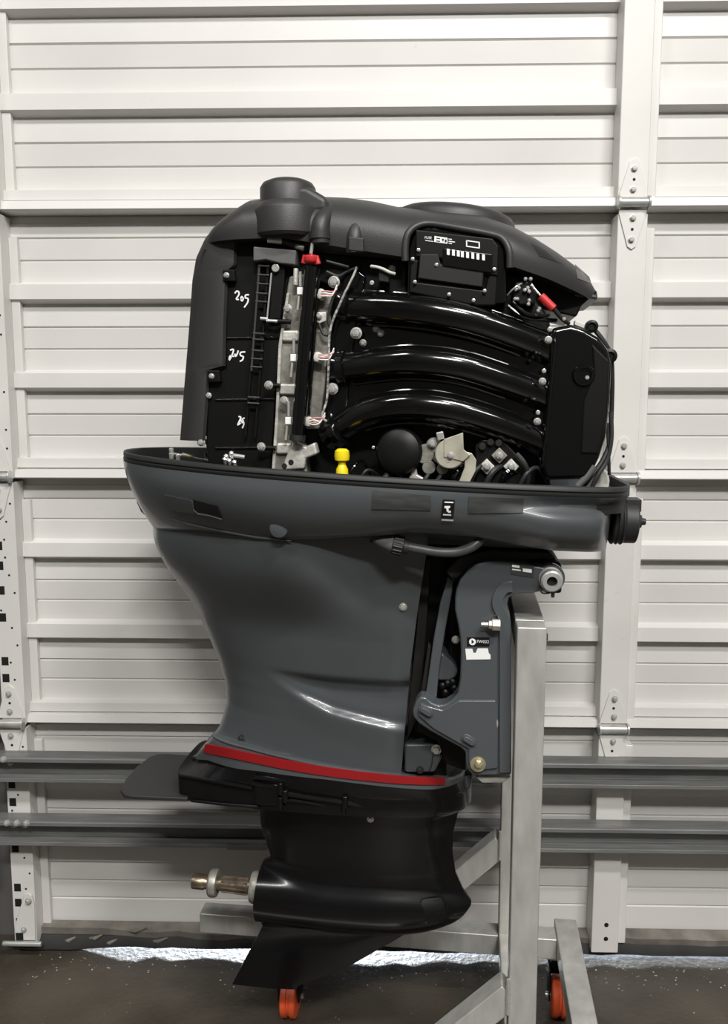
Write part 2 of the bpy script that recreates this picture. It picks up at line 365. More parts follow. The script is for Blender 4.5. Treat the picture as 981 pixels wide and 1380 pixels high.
def caster(u, w):
    c = G(); c.box((u - .024, -w - .028, .155), (u + .024, -w + .028, .17)); c.cyl((u, -w, .125), (u, -w, .156), .022, n=20)
    c.loft([[(u - s, -w - .03, .128), (u + s, -w - .03, .128), (u + s, -w + .03, .128), (u - s, -w + .03, .128)] for s in (.026, .0265)], caps=True)
    for s in (-1, 1):
        c.prism([(u + s * .023, .05), (u + s * .023, .13), (u + s * .027, .13), (u + s * .027, .05)], -w - .026, -w + .026)
    o = c.build('caster', 'satin', stand, bevel=.0015)
    p = G().box((u - .034, -w - .034, .164), (u + .034, -w + .034, .1715)).build('mounting_plate', 'galv', o, bevel=.001)
    wl = G().lathe((u - .0195, -w, .05), (1, 0, 0), [(0, .03), (0, .045), (.003, .05), (.015, .05), (.0165, .046), (.0225, .046), (.024, .05), (.036, .05), (.039, .045), (.039, .03)], 36).build('wheel', 'orange', o)
    G().cyl((u - .032, -w, .05), (u + .032, -w, .05), .006, n=12).build('axle', 'steel', o)
for (x, y) in ((392, 1366), (752, 1366)):
    q = onZ(x, y, 0); u, w = loc_uw(q); caster(u, w - .0); CW = w
    caster(u, .20)

# ------------------------------------------------------------------ outboard motor
motor = empty('outboard_motor', M0, MYAW, label='grey and black outboard motor with its engine cowl removed, hung on the stand', category='outboard motor')
def planrow(n, uL, uR, wf, zf, blunt=False):
    us = [uL + (uR - uL) * (.5 - .5 * math.cos(math.pi * i / n)) for i in range(n + 1)]
    near = [L((u, wf(u), zf(u))) for u in us]; far = [L((u, -wf(u), zf(u))) for u in us]
    return near + (far[::-1] if blunt else far[-2:0:-1])
# ---- lower cowling
HW = [(-.605, 0), (-.600, .04), (-.59, .07), (-.56, .12), (-.5, .172), (-.42, .215), (-.3, .258), (-.15, .284), (0, .29), (.15, .282), (.26, .262), (.33, .238), (.375, .212), (.40, .17), (.411, .11), (.415, 0)]
HWs = catmull([(a, b, 0) for a, b in HW], 5); HWt = [(p.x, max(0, p.y)) for p in HWs]
def zrim(u): return 1.386 - .052 * (u + .605) / 1.02
ZBOT = [(-.6, 1.246), (-.5, 1.250), (-.4, 1.256), (-.21, 1.256), (-.1, 1.266), (.015, 1.277), (.12, 1.27), (.25, 1.245), (.4, 1.231)]
def cowl_ends(v): return -.600 + .052 * v ** 1.5, .402 - .030 * sm(0, .22, v) - .006 * v
def cowl_wf(u, v):
    a, b = cowl_ends(v); s = (u - a) / (b - a); s = min(1, max(0, s))
    return ip(-.605 + 1.02 * s, HWt) * (1 + .02 * math.sin(math.pi * min(1, v)) - (.12 + .12 * (1 - sm(0, .5, s))) * v ** 2.0) + .016 * sm(.74, .9, s) * (1 - sm(.96, 1, s)) * (sm(.12, .5, v) * (1 - sm(.7, 1.05, v)) - .6 * sm(.0, .1, v) * (1 - sm(.15, .35, v)))
def cowl_z(u, v): return zrim(u) + (ip(u, ZBOT) - zrim(u)) * v
rows = []
for k in range(15):
    v = k / 14; a, b = cowl_ends(v); rows.append(planrow(72, a, b, lambda u: cowl_wf(u, v), lambda u: cowl_z(u, v)))
v = 1.0
rows.append(planrow(72, -.52, .36, lambda u: max(0, cowl_wf(u, 1) - .03), lambda u: ip(u, ZBOT) - .004))
inner = [planrow(72, -.585 + d * .3, .383 - d * .3, lambda u: max(0, cowl_wf(u, vv) - .016), lambda u: cowl_z(u, vv)) for d, vv in ((.0, 0), (.03, .25), (.06, .5))]
g = G(); g.loft(inner[::-1] + rows); cowl = g.build('lower_cowling', 'paint', motor, angle=50)
def ring(o_off, z0, i_off, z1):
    return planrow(72, -.605 + o_off, .403 - o_off, lambda u: max(0, cowl_wf(u, 0) - o_off), lambda u: zrim(u) + z0)
g = G(); g.loft([ring(.004, -.001, 0, 0), ring(.0, .003, 0, 0), ring(.0, .006, 0, 0), ring(.004, .007, 0, 0), ring(.004, .009, 0, 0), ring(.001, .010, 0, 0), ring(.002, .017, 0, 0), ring(.006, .019, 0, 0), ring(.014, .018, 0, 0), ring(.018, .0, 0, 0), ring(.02, -.03, 0, 0)], caps=False)
g.build('rim_seal', 'rubber', cowl, angle=60)
pan_row = lambda z: planrow(40, -.55, .355, lambda u: max(0, cowl_wf(u, .5) - .02), lambda u: cowl_z(u, .5) + z)
G().loft([pan_row(.0), pan_row(-.005)]).build('engine_pan', 'satin', cowl)
def on_surf(x, y, wf, off=0.0, w=.25):
    for _ in range(30):
        u, _w, z = P(x, y, w); nw = wf(u, z) + off; w = w + .6 * (nw - w)
    return P(x, y, w)
def cowlW(u, z):
    a = zrim(u); v = min(1, max(0, (z - a) / (ip(u, ZBOT) - a))); return cowl_wf(u, v)
def patch(name, material, parent, px, wf, off=.0012, nu=1, nv=1, depth=.003):
    # a patch with four corners (tl, tr, br, bl) laid on a surface, with a little thickness
    (a, b, c, d) = [Vector((x, y)) for x, y in px]; g = G(); top = []; bot = []
    for j in range(nv + 1):
        ra = a.lerp(d, j / nv); rb = b.lerp(c, j / nv)
        for i in range(nu + 1):
            q = ra.lerp(rb, i / nu); p = on_surf(q.x, q.y, wf, off); top.append(L(p)); bot.append(L((p[0], p[1] - depth, p[2])))
    n = nu + 1; fs = [(j * n + i, j * n + i + 1, (j + 1) * n + i + 1, (j + 1) * n + i) for j in range(nv) for i in range(nu)]
    m_ = len(top); g.add(top + bot, fs + [tuple(i + m_ for i in f) for f in fs])
    rim = [i for i in range(n)] + [j * n + nu for j in range(1, nv + 1)] + [nv * n + i for i in range(nu - 1, -1, -1)] + [j * n for j in range(nv - 1, 0, -1)]
    g.f += [(rim[i], rim[(i + 1) % len(rim)], rim[(i + 1) % len(rim)] + m_, rim[i] + m_) for i in range(len(rim))]
    return g.build(name, material, parent, angle=40)
patch('latch_panel', 'paint', cowl, [(221, 667), (259, 675), (263, 693), (229, 688)], cowlW, .004, 6, 3, .006)
patch('latch_recess', 'dark', cowl, [(258, 673), (293, 682), (299, 699), (264, 692)], cowlW, .0032, 6, 3, .006)
G().tube([L(on_surf(x, y, cowlW, .004)) for x, y in ((259, 675), (261, 687), (266, 692), (282, 695), (299, 700))], .0016, 8).build('latch_edge', 'bracket', cowl)
G().tube([L(on_surf(x, y, cowlW, .0012)) for x, y in ((229, 699), (262, 708), (300, 716), (345, 724), (392, 729))], [.0008, .0024, .0026, .0026, .001], 8).build('seam_ridge', 'bracket', cowl)  # lighter bracket paint stands in for the highlight along this seam
q = L(on_surf(376, 712, cowlW, -.002)); 
G().lathe(q, OUT, [(0, .018), (.004, .016), (.0065, .009), (.007, .002)], 20).build('drain_boss', 'paint', cowl)
patch('decal_residue', 'residue', cowl, [(502, 661), (581, 668), (580, 688), (501, 686)], cowlW, .0022, 10, 4)
patch('decal_residue', 'residue', cowl, [(632, 669), (706, 672), (705, 691), (631, 692)], cowlW, .0022, 10, 4)
st = patch('sticker', 'label', cowl, [(597, 673), (613, 674), (611, 699), (594, 698)], cowlW, .0026, 4, 5)
for q4 in ([(599, 676), (611, 676.5), (611, 678), (599, 677.5)], [(597, 693), (608, 693.5), (608, 695), (597, 694.5)], [(595, 699.6), (611, 700.4), (611, 702.4), (595, 701.6)],
           [(599, 682), (607, 682), (606, 685), (599, 685)], [(601, 684), (604.5, 684), (604.5, 691), (602, 689)], [(603, 688.5), (607.5, 688.5), (607.5, 691), (604, 691)]):
    patch('sticker_print', 'white', st, q4, cowlW, .0036, 2, 2, .001)
# fittings on the nose of the cowling
nx = [(833, 703, 0)]
p0 = LP(822, 702, .10); ax = Vector((1, 0, -.04))
g = G().lathe(p0, ax, [(0, .040), (.004, .044), (.008, .040), (.012, .044), (.016, .040), (.020, .044), (.024, .040), (.046, .039), (.048, .034), (.05, .02)], 28)
g.box((p0.x + .02, p0.y - .02, p0.z + .02), (p0.x + .052, p0.y + .02, p0.z + .043)); nose = g.build('nose_grommet', 'rubber', motor, bevel=.0015)
G().lathe(p0 + Vector((.05, 0, 0)), ax, [(0, .014), (.006, .012), (.007, .007), (.014, .006), (.015, .002)], 14).build('grommet_tip', 'rubber', nose)
G().box((p0.x - .02, p0.y - .02, p0.z + .02), (p0.x + .006, p0.y - .012, p0.z + .04)).build('clip', 'galv', nose, bevel=.002)
for x in (760, 785): G().box(tuple(LP(x - 9, 726, .16)), tuple(LP(x + 9, 731, .12))).build('drain_lug', 'rubber', cowl, bevel=.002)
G().tube([LP(186, 676, .02), LP(193, 688, .03), LP(199, 695, .04)], [.003, .005, .003], 8).build('rear_latch', 'rubber', cowl)

# ---- apron round the upper case
APL = sorted([(lambda p: (p[2], p[0]))(P(x, y, w_)) for x, y, w_ in ((192, 690, 0), (203, 712, .025), (222, 745, .03), (255, 805, .012), (280, 850, -.003), (295, 885, -.003), (304, 913, -.004), (307, 940, -.005), (303, 960, -.01), (296, 978, 0), (280, 1000, 0))])
APR = sorted([(lambda p: (p[2], p[0]))(P(x, y, .13)) for x, y in ((580, 700), (575, 745), (562, 830), (553, 900), (548, 950), (540, 1045))])
APW = [(.74, .118), (.80, .122), (.87, .128), (.95, .134), (1.05, .150), (1.15, .178), (1.24, .212), (1.30, .225)]
SCU = P(350, 905, .13)[0]
SCL = [(-.299, .968), (-.22, .922), (-.155, .893), (-.02, .862), (.1, .85)]
def apronW(u, z):
    a, b = ip(z, APL), ip(z, APR); t = min(1, max(0, (u - a) / (b - a)))
    w = ip(z, APW) * (1 - (1 - min(1, t / .85)) ** 2.1) ** .62 if t > 0 else 0
    w *= 1 - .06 * max(0, (t - .9) / .1) ** 2
    bl = sm(1.06, 1.255, z) * (1 - sm(-.22, .02, u))          # at the top rear the apron runs flush into the cowling
    if bl > 0: w += (max(w, cowl_wf(u, 1) - .003) - w) * bl
    zu, zl = .974, ip(u, SCL)
    amp = sm(SCU, SCU + .14, u)
    if zl < z < zu and u > SCU:
        q = (zu - z) / max(.004, zu - zl)
        w -= .017 * amp * sm(0, .25, q) * (1 - .35 * sm(.4, .8, q)) * (1 - sm(.84, 1.0, q))
        w += .003 * amp * sm(.84, 1, q)
    elif z <= zl and u > SCU:
        w += .003 * amp * (1 - sm(0, .06, zl - z))
    w *= 1 - .2 * sm(-.25, .0, u) * sm(1.05, 1.24, z)      # tucked in under the cowling towards the front
    if z > 1.24: w = min(w, max(0, cowlW(u, z) - .003))
    return max(0, w)
rows = []
NZ = 96
for k in range(NZ + 1):
    z = 1.30 - (1.30 - .755) * k / NZ
    rows.append(planrow(84, ip(z, APL), ip(z, APR), lambda u: apronW(u, z), lambda u: z, True))
apron = G().loft(rows).build('upper_case_apron', 'paint', motor, angle=50)
bolt(apron, 0, 0, 0, .006, 'steel', 'screw', pos=L(on_surf(543, 818, apronW, .001, .15)))
bolt(apron, 0, 0, 0, .007, 'rubber', 'screw', pos=L(on_surf(326, 996, apronW, .001, .08)))
# ---- trim band with the red stripe
BT = [(-.472, .742), (-.452, .768), (-.412, .812), (-.395, .806), (-.33, .806), (-.166, .787), (-.018, .772), (.06, .757), (.108, .745)]
BB = [(-.485, .734), (-.43, .755), (-.30, .764), (-.166, .762), (0, .750), (.11, .736)]
BHW = [(p.x, max(0, p.y)) for p in catmull([(a, b, 0) for a, b in [(-.47, 0), (-.45, .03), (-.40, .07), (-.33, .105), (-.2, .128), (-.05, .13), (.03, .118), (.075, .085), (.10, .045), (.108, 0)]], 5)]
def band_wf(u, v, a=-.47, b=.108): return ip(u, BHW) + .004 * v
def bandW(u, z): t, b = ip(u, BT), ip(u, BB); v = min(1, max(0, (t - z) / max(.003, t - b))); return ip(u, BHW) + .004 * v
rows = [planrow(72, -.47, .108, lambda u: max(0, ip(u, BHW) - .012), lambda u: ip(u, BT) + .001)]
for k in range(6):
    v = k / 5; e = .012 * v; rows.append(planrow(72, -.47 - e * .9, .108 + e * .5, lambda u: ip(u * .985, BHW) + .004 * v if v else ip(u, BHW), lambda u: ip(u, BT) + (ip(u, BB) - ip(u, BT)) * v))
band = G().loft(rows).build('trim_band', 'paint', motor, angle=45)
G().tube([L((u, ip(u, BHW) + .001, ip(u, BT) + .001)) for u in [-.415 + .02 * i for i in range(23)]], .0026, 8).build('seam_ridge', 'bracket', band)  # paler than the band: the seam's bright highlight is put into its colour
# stripe follows the band on both flanks
for s in (1, -1):
    top = [(276, 1004), (284, 1004), (330, 1014), (380, 1024), (440, 1034), (500, 1042), (550, 1047), (600, 1049)]; bot = [(274, 1013), (283, 1016), (330, 1025.5), (380, 1036), (440, 1046), (500, 1053), (550, 1057), (600, 1058)]
    tt = catmull([(*p, 0) for p in top], 6); bb2 = catmull([(*p, 0) for p in bot], 6); g = G(); rws = []
    for a, b in zip(tt, bb2):
        pa = on_surf(a.x, a.y, lambda u, z: ip(u * .985, BHW) + .004, .0018, .08); pb = on_surf(b.x, b.y, lambda u, z: ip(u * .985, BHW) + .004, .0018, .08)
        rws.append([L((pa[0], s * pa[1], pa[2])), L((pb[0], s * pb[1], pb[2])), L((pb[0], s * (pb[1] - .004), pb[2])), L((pa[0], s * (pa[1] - .004), pa[2]))])
    g.loft(rws).build('red_stripe', 'red', band)
# ---- black adapter, plate and gearcase
AHW = [(p.x, max(0, p.y)) for p in catmull([(a, b, 0) for a, b in [(-.50, 0), (-.49, .045), (-.46, .085), (-.38, .108), (-.2, .124), (-.05, .126), (.04, .112), (.085, .08), (.112, .04), (.122, 0)]], 5)]
AHW2 = [(p.x, max(0, p.y)) for p in catmull([(a, b, 0) for a, b in [(-.492, 0), (-.491, .05), (-.486, .086), (-.465, .102), (-.38, .112), (-.2, .124), (-.05, .126), (.04, .112), (.085, .08), (.112, .04), (.122, 0)]], 5)]
rows = []
AT = lambda u: ip(u, BB) + .002
for v, sw, e, zf in ((0, 1.0, 0, AT), (.2, .985, 0, lambda u: ip(u, BB) - .006), (.5, .93, 0, lambda u: ip(u, [(-.5, .738), (-.323, .722), (-.1, .718), (.12, .715)])), (.55, .95, 0, lambda u: ip(u, [(-.5, .730), (-.323, .714), (-.1, .708), (.12, .706)])),
                      (.8, .94, 0, lambda u: ip(u, [(-.5, .70), (-.323, .694), (.12, .69)])), (1, .92, 0, lambda u: ip(u, [(-.5, .682), (-.3, .678), (.12, .68)])), (1.1, .8, 0, lambda u: ip(u, [(-.5, .676), (.12, .67)]))):
    x0 = -.475 if v == 0 else (-.476 if v < .3 else -.492); rows.append(planrow(72, x0, .122, lambda u: ip(u, AHW2) * sw if v > .3 else ip(u * .985, BHW) + .003, zf))
gear = G().loft(rows).build('adapter_housing', 'lower', motor, angle=40)
pl = [(-.622, .03), (-.612, .085), (-.596, .104), (-.575, .108), (-.46, .104), (-.46, -.104), (-.575, -.108), (-.60, -.104), (-.614, -.085), (-.622, -.03)]
G().loft([[L((a, b, .683)) for a, b in pl], [L((a, b, .692)) for a, b in pl]]).build('anti_ventilation_plate', 'tail', motor, bevel=.003)
for pts, r in (([(243, 1045, .097), (262, 1048, .103), (290, 1053, .110), (340, 1062, .116)], .0035), ([(258, 1079, .1), (300, 1084, .106), (350, 1088, .11)], .003), ([(343, 1047, .118), (390, 1052, .12), (440, 1060, .122), (500, 1068, .12), (560, 1073, .11), (620, 1070, .06)], .004), ([(340, 1056, .116), (370, 1060, .12)], .004), ([(388, 1070, .122), (420, 1075, .122), (462, 1081, .12), (510, 1090, .112)], .0045), ([(384, 1078, .118), (420, 1082, .118), (470, 1093, .11)], .003)):
    pipe('ridge', 'lower', gear, pts, r, 8)
for x, y, s in ((378, 1062, .007), (384, 1072, .007), (465, 1080, .007), (378, 1082, .006), (463, 1090, .005)): G().cyl(LP(x, y - 8, .122), LP(x, y + 8, .120), s, n=12).build('cable_clip', 'lower', gear, bevel=.002)
G().box(tuple(LP(342, 1056, .119)), tuple(LP(380, 1078, .09))).build('pitot_block', 'lower', gear, bevel=.004)
bolt(gear, 499, 1104, .085, .0055)
GL = sorted([(lambda p: (p[2], p[0]))(P(x, y, 0)) for x, y in ((346, 1070), (350, 1088), (352, 1110), (360, 1135), (366, 1154), (356, 1158), (352, 1166), (350, 1200), (350.5, 1240), (355, 1246), (340, 1275), (325, 1302), (313, 1326))])
GR = sorted([(lambda p: (p[2], p[0]))(P(x, y, 0)) for x, y in ((636, 1050), (630, 1070), (617, 1095), (611, 1120), (610, 1145), (614, 1175), (624, 1198), (636, 1215), (622, 1228), (603, 1240), (570, 1250), (545, 1258), (505, 1281), (470, 1301), (400, 1328))])
ZC = .432
TR = [(p.x, p.y) for p in catmull([(a, b, 0) for a, b in [(-.345, .060), (-.25, .066), (-.15, .069), (-.05, .068), (.03, .056), (.09, .034), (.125, .012), (.135, .004)]], 5)]
def gearW(u, z):
    a, b = ip(z, GL), ip(z, GR); t = min(1, max(0, (u - a) / max(1e-4, b - a)))
    r = ip(u, TR); wt = math.sqrt(max(0, r * r - (z - ZC) ** 2))
    if z > ZC: ws = (.046 + .022 * sm(.50, .69, z)) * (max(0, 1 - abs(2 * t - 1) ** 2.4)) ** .75 + .002
    else: ws = (.004 + .010 * sm(.2, .38, z)) * (max(0, 1 - abs(2 * t - 1) ** 3)) ** .8 + .0015
    k = .012; h = max(0, k - abs(wt - ws)) / k
    return max(wt, ws) + h * h * k * .3
zt, zb = .70, P(330, 1326, 0)[2]
zs = [zt + (zb - zt) * k / 110 for k in range(111)]
g = G().loft([planrow(70, ip(z, GL), ip(z, GR), lambda u: gearW(u, z), lambda u: z, True) for z in zs])
gc = g.build('gearcase', 'lower', motor, angle=55)
patch('water_inlet', 'satin', gc, [(566, 1212), (596, 1209), (604, 1239), (576, 1245)], gearW, .0015, 6, 6)
rs2 = random.Random(5)
for i in range(4):
    for j in range(3): 
        q = on_surf(586 + j * 5 + i * 1.2, 1214 + i * 5.5, gearW, .002, .05); G().cyl(L(q) - OUT * .002, L(q), .0016, n=8).build('inlet_hole', 'dark', gc)
pipe('inlet_edge', 'lower', gc, [(*(lambda s: (x, y, s[1]))(on_surf(x, y, gearW, .001, .05)),) for x, y in ((566, 1216), (572, 1211), (594, 1209), (600, 1224), (604, 1238))], .0012, 6, 3)
# propeller shaft
e0 = LP(350, 1196, 0); e0.z = P(350, 1196, 0)[2]; pe = LP(259, 1187, 0); axd = (pe - e0).normalized()
ln = (pe - e0).length
ps = G().lathe(e0, axd, [(-.02, .017), (.0, .017), (.018, .0175), (ln * .72, .0145), (ln * .8, .0145), (ln * .82, .0165), (ln * .985, .0165), (ln, .012)], 24).build('propeller_shaft', 'shaft', motor)
G().lathe(e0, axd, [(-.004, .026), (.0, .0335), (.012, .0345), (.018, .032), (.019, .017)], 32).build('thrust_washer', 'dullalu', ps)
G().lathe(e0, axd, [(ln * .62, .013), (ln * .62, .0285), (ln * .62 + .005, .0300), (ln * .62 + .014, .0300), (ln * .62 + .018, .027), (ln * .62 + .018, .013)], 32).build('spacer_washer', 'dullalu', ps)
for i in range(8):
    an = 2 * math.pi * i / 8; x = axd.cross(Vector((0, 0, 1))).normalized(); y = axd.cross(x); d = (x * math.cos(an) + y * math.sin(an))
    G().tube([e0 + axd * .025 + d * .0175, e0 + axd * ln * .55 + d * .0155], .0022, 6).build('spline', 'shaft', ps)
G().cyl(e0 + axd * ln * .93 + Vector((0, -.016, 0)), e0 + axd * ln * .93 + Vector((0, .016, 0)), .003, n=8).build('cotter_hole', 'dark', ps)

# ---- exhaust housing behind the apron, swivel bracket and steering cover
hs = G().loft([[L((u, w, z)) for u, w in ((.0, .08), (.07, .075), (.095, .0), (.07, -.075), (.0, -.08))] for z in (.74, 1.28)]).build('exhaust_housing', 'satin', motor, bevel=.006)
plate('housing_rib', 'midplastic', hs, [(566, 760), (581, 752), (578, 800), (572, 880), (566, 960), (548, 1000), (553, 930), (562, 840)], .1, .03, .002)
plate('lower_mount_cover', 'paint', hs, [(544, 1003), (590, 1003), (596, 1020), (586, 1042), (545, 1042)], .11, .09, .006)
bolt(hs, 588, 1010, .112, .008); pipe('drain_wire', 'rubber', hs, [(584, 1012, .115), (582, 1030, .118), (578, 1040, .118)], .0012, 6)
bolt(hs, 566, 1038, .112, .006, 'rubber')
plate('mount_bracket', 'satin', hs, [(566, 970), (590, 980), (628, 1010), (628, 1040), (600, 1030), (590, 1000), (560, 985)], .12, .20, .004)
sw = G().loft([[L((u, w, z)) for u, w in ((.07, .10), (.15, .11), (.18, .0), (.15, -.11), (.07, -.10))] for z in (.86, 1.18)]).build('swivel_bracket', 'satin', motor, bevel=.01)
plate('swivel_arm', 'bracket', sw, [(603, 779), (611, 783), (609, 800), (600, 850), (592, 900), (588, 945), (573, 938), (577, 912), (584, 862), (593, 812)], .15, .02, .003)
plate('swivel_edge', 'midplastic', sw, [(577, 868), (581, 872), (573, 940), (566, 940)], .14, .02, .002)
plate('tilt_ram', 'bracket', sw, [(594, 878), (612, 895), (618, 905), (614, 914), (606, 918), (588, 918)], .13, .06, .006)
for i, (x, y) in enumerate(((596, 925), (603, 922), (610, 920), (600, 934), (612, 928))): G().lathe(LP(x, y, .13), OUT, [(-.02, .007), (0, .007), (.003, .003)], 10).build('ram_fitting', 'satin', sw)
bolt(sw, 614, 862, .13, .006)
g = G().prism(tr([(600, 775), (612, 757), (628, 745), (650, 737), (690, 733), (720, 733), (742, 739), (748, 750), (750, 757), (757, 760), (757, 800), (740, 800), (700, 790), (660, 790), (620, 800)], .12), -.12, .12)
sc = g.build('steering_cover', 'satin', motor, bevel=.012, seg=3)
plate('cover_flap', 'rubber', sc, [(600, 770), (620, 750), (660, 741), (742, 744), (748, 752), (700, 757), (655, 755), (632, 765), (612, 786)], .15, .05, .004)
# ---- clamp brackets
CB = [(613, 806), (615, 794), (620, 782), (630, 769), (642, 760), (656, 756), (690, 757), (730, 764), (748, 768), (757, 778), (755, 790), (745, 796), (735, 796), (718, 800), (703, 800), (692, 801), (685, 807), (683, 816), (687, 828), (689, 845), (689, 1045), (646, 1046), (634, 1043), (628, 1034), (627, 1014), (620, 1008), (580, 986), (564, 975), (557, 967), (556, 958), (561, 944), (567, 939), (574, 940), (582, 947), (592, 951), (601, 949), (610, 943), (617, 934), (620, 915), (621, 880), (620, 860), (617, 842), (613, 822)]
def clamp(w, d):
    return G().prism(tr(CB, abs(w)), -w, -(w - d)).build('clamp_bracket', 'bracket', motor, bevel=.005, seg=3)
cb = clamp(.185, .04); cb2 = clamp(-.145, .04)
rim = [(691, 791), (682, 792), (675, 798), (671, 807), (671, 817), (676, 827), (680, 838), (680.5, 860), (680.5, 940), (680.5, 1042)]
g = G(); rws = []
rc = catmull([(*p, 0) for p in rim], 5)
for i, p in enumerate(rc):
    t = (rc[min(i + 1, len(rc) - 1)] - rc[max(i - 1, 0)]).normalized(); n_ = Vector((-t.y, t.x, 0)); a, b = p + n_ * 7.5, p - n_ * 7.5
    pa, pb = P(a.x, a.y, .192), P(b.x, b.y, .192); rws.append([L(pa), L(pb), L((pb[0], .18, pb[2])), L((pa[0], .18, pa[2]))])
g.loft(rws).build('jaw_flange', 'bracket', cb, bevel=.0025)
plate('lower_web', 'bracket', cb, [(618, 944), (668, 944), (671, 952), (671, 1036), (640, 1040), (631, 1030), (631, 1010), (584, 983), (563, 965), (566, 948), (578, 952), (596, 957)], .190, .01, .0035, seg=3)
for x, y in ((574, 958), (632, 997)):
    a, b = LP(x - 4, y - 2.5, .19), LP(x + 4, y + 2.5, .19); g = G()
    for c, rr, h in ((0, .0085, .004), (1, .0052, .0075)):
        ring_ = []
        dr = (b - a).normalized(); up_ = OUT.cross(dr)
        for k in range(24):
            an = 2 * math.pi * k / 24; ring_.append((a if math.cos(an) < 0 else b) + dr * math.cos(an) * rr + up_ * math.sin(an) * rr)
        g.loft([[q - OUT * .004 for q in ring_], [q + OUT * h for q in ring_]])
    g.build('slot_boss', 'bracket', cb, bevel=.0015)
g = G().lathe(LP(644, 1029, .188), OUT, [(0, .0145), (.004, .0145), (.0045, .0125)], 24); g.build('washer', 'brass', cb); bolt(cb, 645, 1029, .193, .0075, 'brass')
p = LP(674, 842, .2); G().lathe(p, (-1, 0, 0), [(0, .011), (.014, .011), (.015, .008), (.02, .008), (.021, .0045), (.034, .004)], 6).build('clamp_bolt', 'lever', cb, bevel=.0006)
plate('anode', 'alu', cb, [(641, 1047), (688, 1047), (679, 1055), (650, 1055)], .17, .05, .001)
G().tube([LP(668, 960, .187), LP(670, 975, .188), LP(669, 985, .187)], [.001, .0025, .001], 8).build('scratched_edge', 'steel', cb)
lb = plate('sticker', 'label', cb, [(629.5, 859), (659.5, 859), (659.5, 871), (629.5, 871)], .1862, .002, 0)
rod('sticker_print', 'white', lb, 636.7, 865, .1868, .0062, .001, 24, 0)
G().add([LP(635.5, 861.8, .187), LP(639, 865, .187), LP(635.5, 868, .187)], [(0, 1, 2)]).build('sticker_print', 'label', lb)
def text(body, size, parent, x, y, w, material='white', slope=0.0):
    c = bpy.data.curves.new('print', 'FONT'); c.body = body; c.size = size; c.extrude = .0003; c.align_x = 'CENTER'; c.align_y = 'CENTER'
    t = bpy.data.objects.new('print', c); COL.objects.link(t); bpy.context.view_layer.update()
    me = bpy.data.meshes.new_from_object(t.evaluated_get(bpy.context.evaluated_depsgraph_get())); bpy.data.objects.remove(t)
    me.materials.clear(); me.materials.append(M[material]); me.name = 'printed_text'
    o = bpy.data.objects.new('printed_text', me); COL.objects.link(o); o.parent = parent; o.location = LP(x, y, w); o.rotation_euler = (R(90), slope, 0); return o
text('7W022', .0075, lb, 650.5, 865, .1867)
plate('sticker', 'white', cb, [(627, 874.5), (636.5, 874.5), (638, 880), (641, 880), (643.5, 874), (657.5, 874), (658.5, 880), (661, 883), (661, 888.5), (628.5, 889)], .1862, .002, 0)
lb2 = plate('sticker', 'residue', cb, [(688, 759), (720, 764), (719, 779), (688, 774)], .1862, .002, 0)
for q4 in ([(690, 761), (700, 762.5), (700, 765.5), (690, 764)], [(690, 766.5), (702, 768), (702, 769.6), (690, 768.2)], [(704.5, 766), (716.5, 767.5), (716.5, 772), (704.5, 770.5)]):
    plate('sticker_print', 'white', lb2, q4, .1875, .002, 0)
nb = LP(743, 782, .20)
tn = G().lathe(nb, OUT, [(-.39, .016), (-.03, .016), (-.03, .0215), (-.012, .0215), (-.01, .019), (.012, .019), (.014, .0165), (.016, .0165), (.016, .0095), (.004, .009)], 32).build('tilt_tube_nut', 'galv', motor)
G().lathe(nb, OUT, [(-.01, .0088), (.006, .0088)], 24).build('nut_bore', 'dark', tn); G().lathe(nb, OUT, [(-.034, .026), (-.02, .026), (-.018, .024)], 32).build('tilt_boss', 'bracket', tn)
pipe('tie_loop', 'rubber', tn, [(727, 793, .2), (731, 799, .205), (740, 799, .205), (744, 796, .205)], .0016, 8); G().cyl(LP(745, 795, .206), LP(745, 805, .206), .004, .003, n=10).build('grease_cap', 'rubber', tn)
# ---- flushing hose under the cowling
fh = pipe('flush_hose', 'hose', motor, [(538, 735, .235), (560, 739, .235), (590, 744, .235), (615, 744, .235), (634, 738, .235), (646, 729, .23), (653, 718, .22)], .0085, 14)
a, b = LP(502, 727, .235), LP(551, 738, .235); d = (b - a).normalized(); ln2 = (b - a).length
G().lathe(a, d, [(0, .0015), (.006, .006), (.018, .0115), (ln2 * .56, .0165), (ln2 * .57, .015)], 24).build('hose_cone', 'greyplastic', fh)
g = G().lathe(a, d, [(ln2 * .57, .013), (ln2 * .58, .0165), (ln2 * .85, .0165), (ln2 * .87, .0125), (ln2, .012)], 24)
for i in range(14):
    an = 2 * math.pi * i / 14; x = d.cross(Vector((0, 0, 1))).normalized(); y = d.cross(x); dd = x * math.cos(an) + y * math.sin(an)
    g.tube([a + d * ln2 * .6 + dd * .0165, a + d * ln2 * .83 + dd * .0165], .0016, 6)
g.build('hose_coupler', 'rubber', fh)
G().lathe(LP(653, 718, .22), (.3, 0, 1), [(-.012, .0095), (.004, .0095)], 14).build('hose_clip', 'hose', fh)
plate('cowl_shade_strip', 'satin', cowl, [(400, 727), (460, 719), (560, 714), (660, 714), (720, 724), (700, 733), (600, 728), (540, 725), (480, 735), (410, 737)], .19, .1, .003)  # black strip standing in for the shadow under the cowling's lower edge

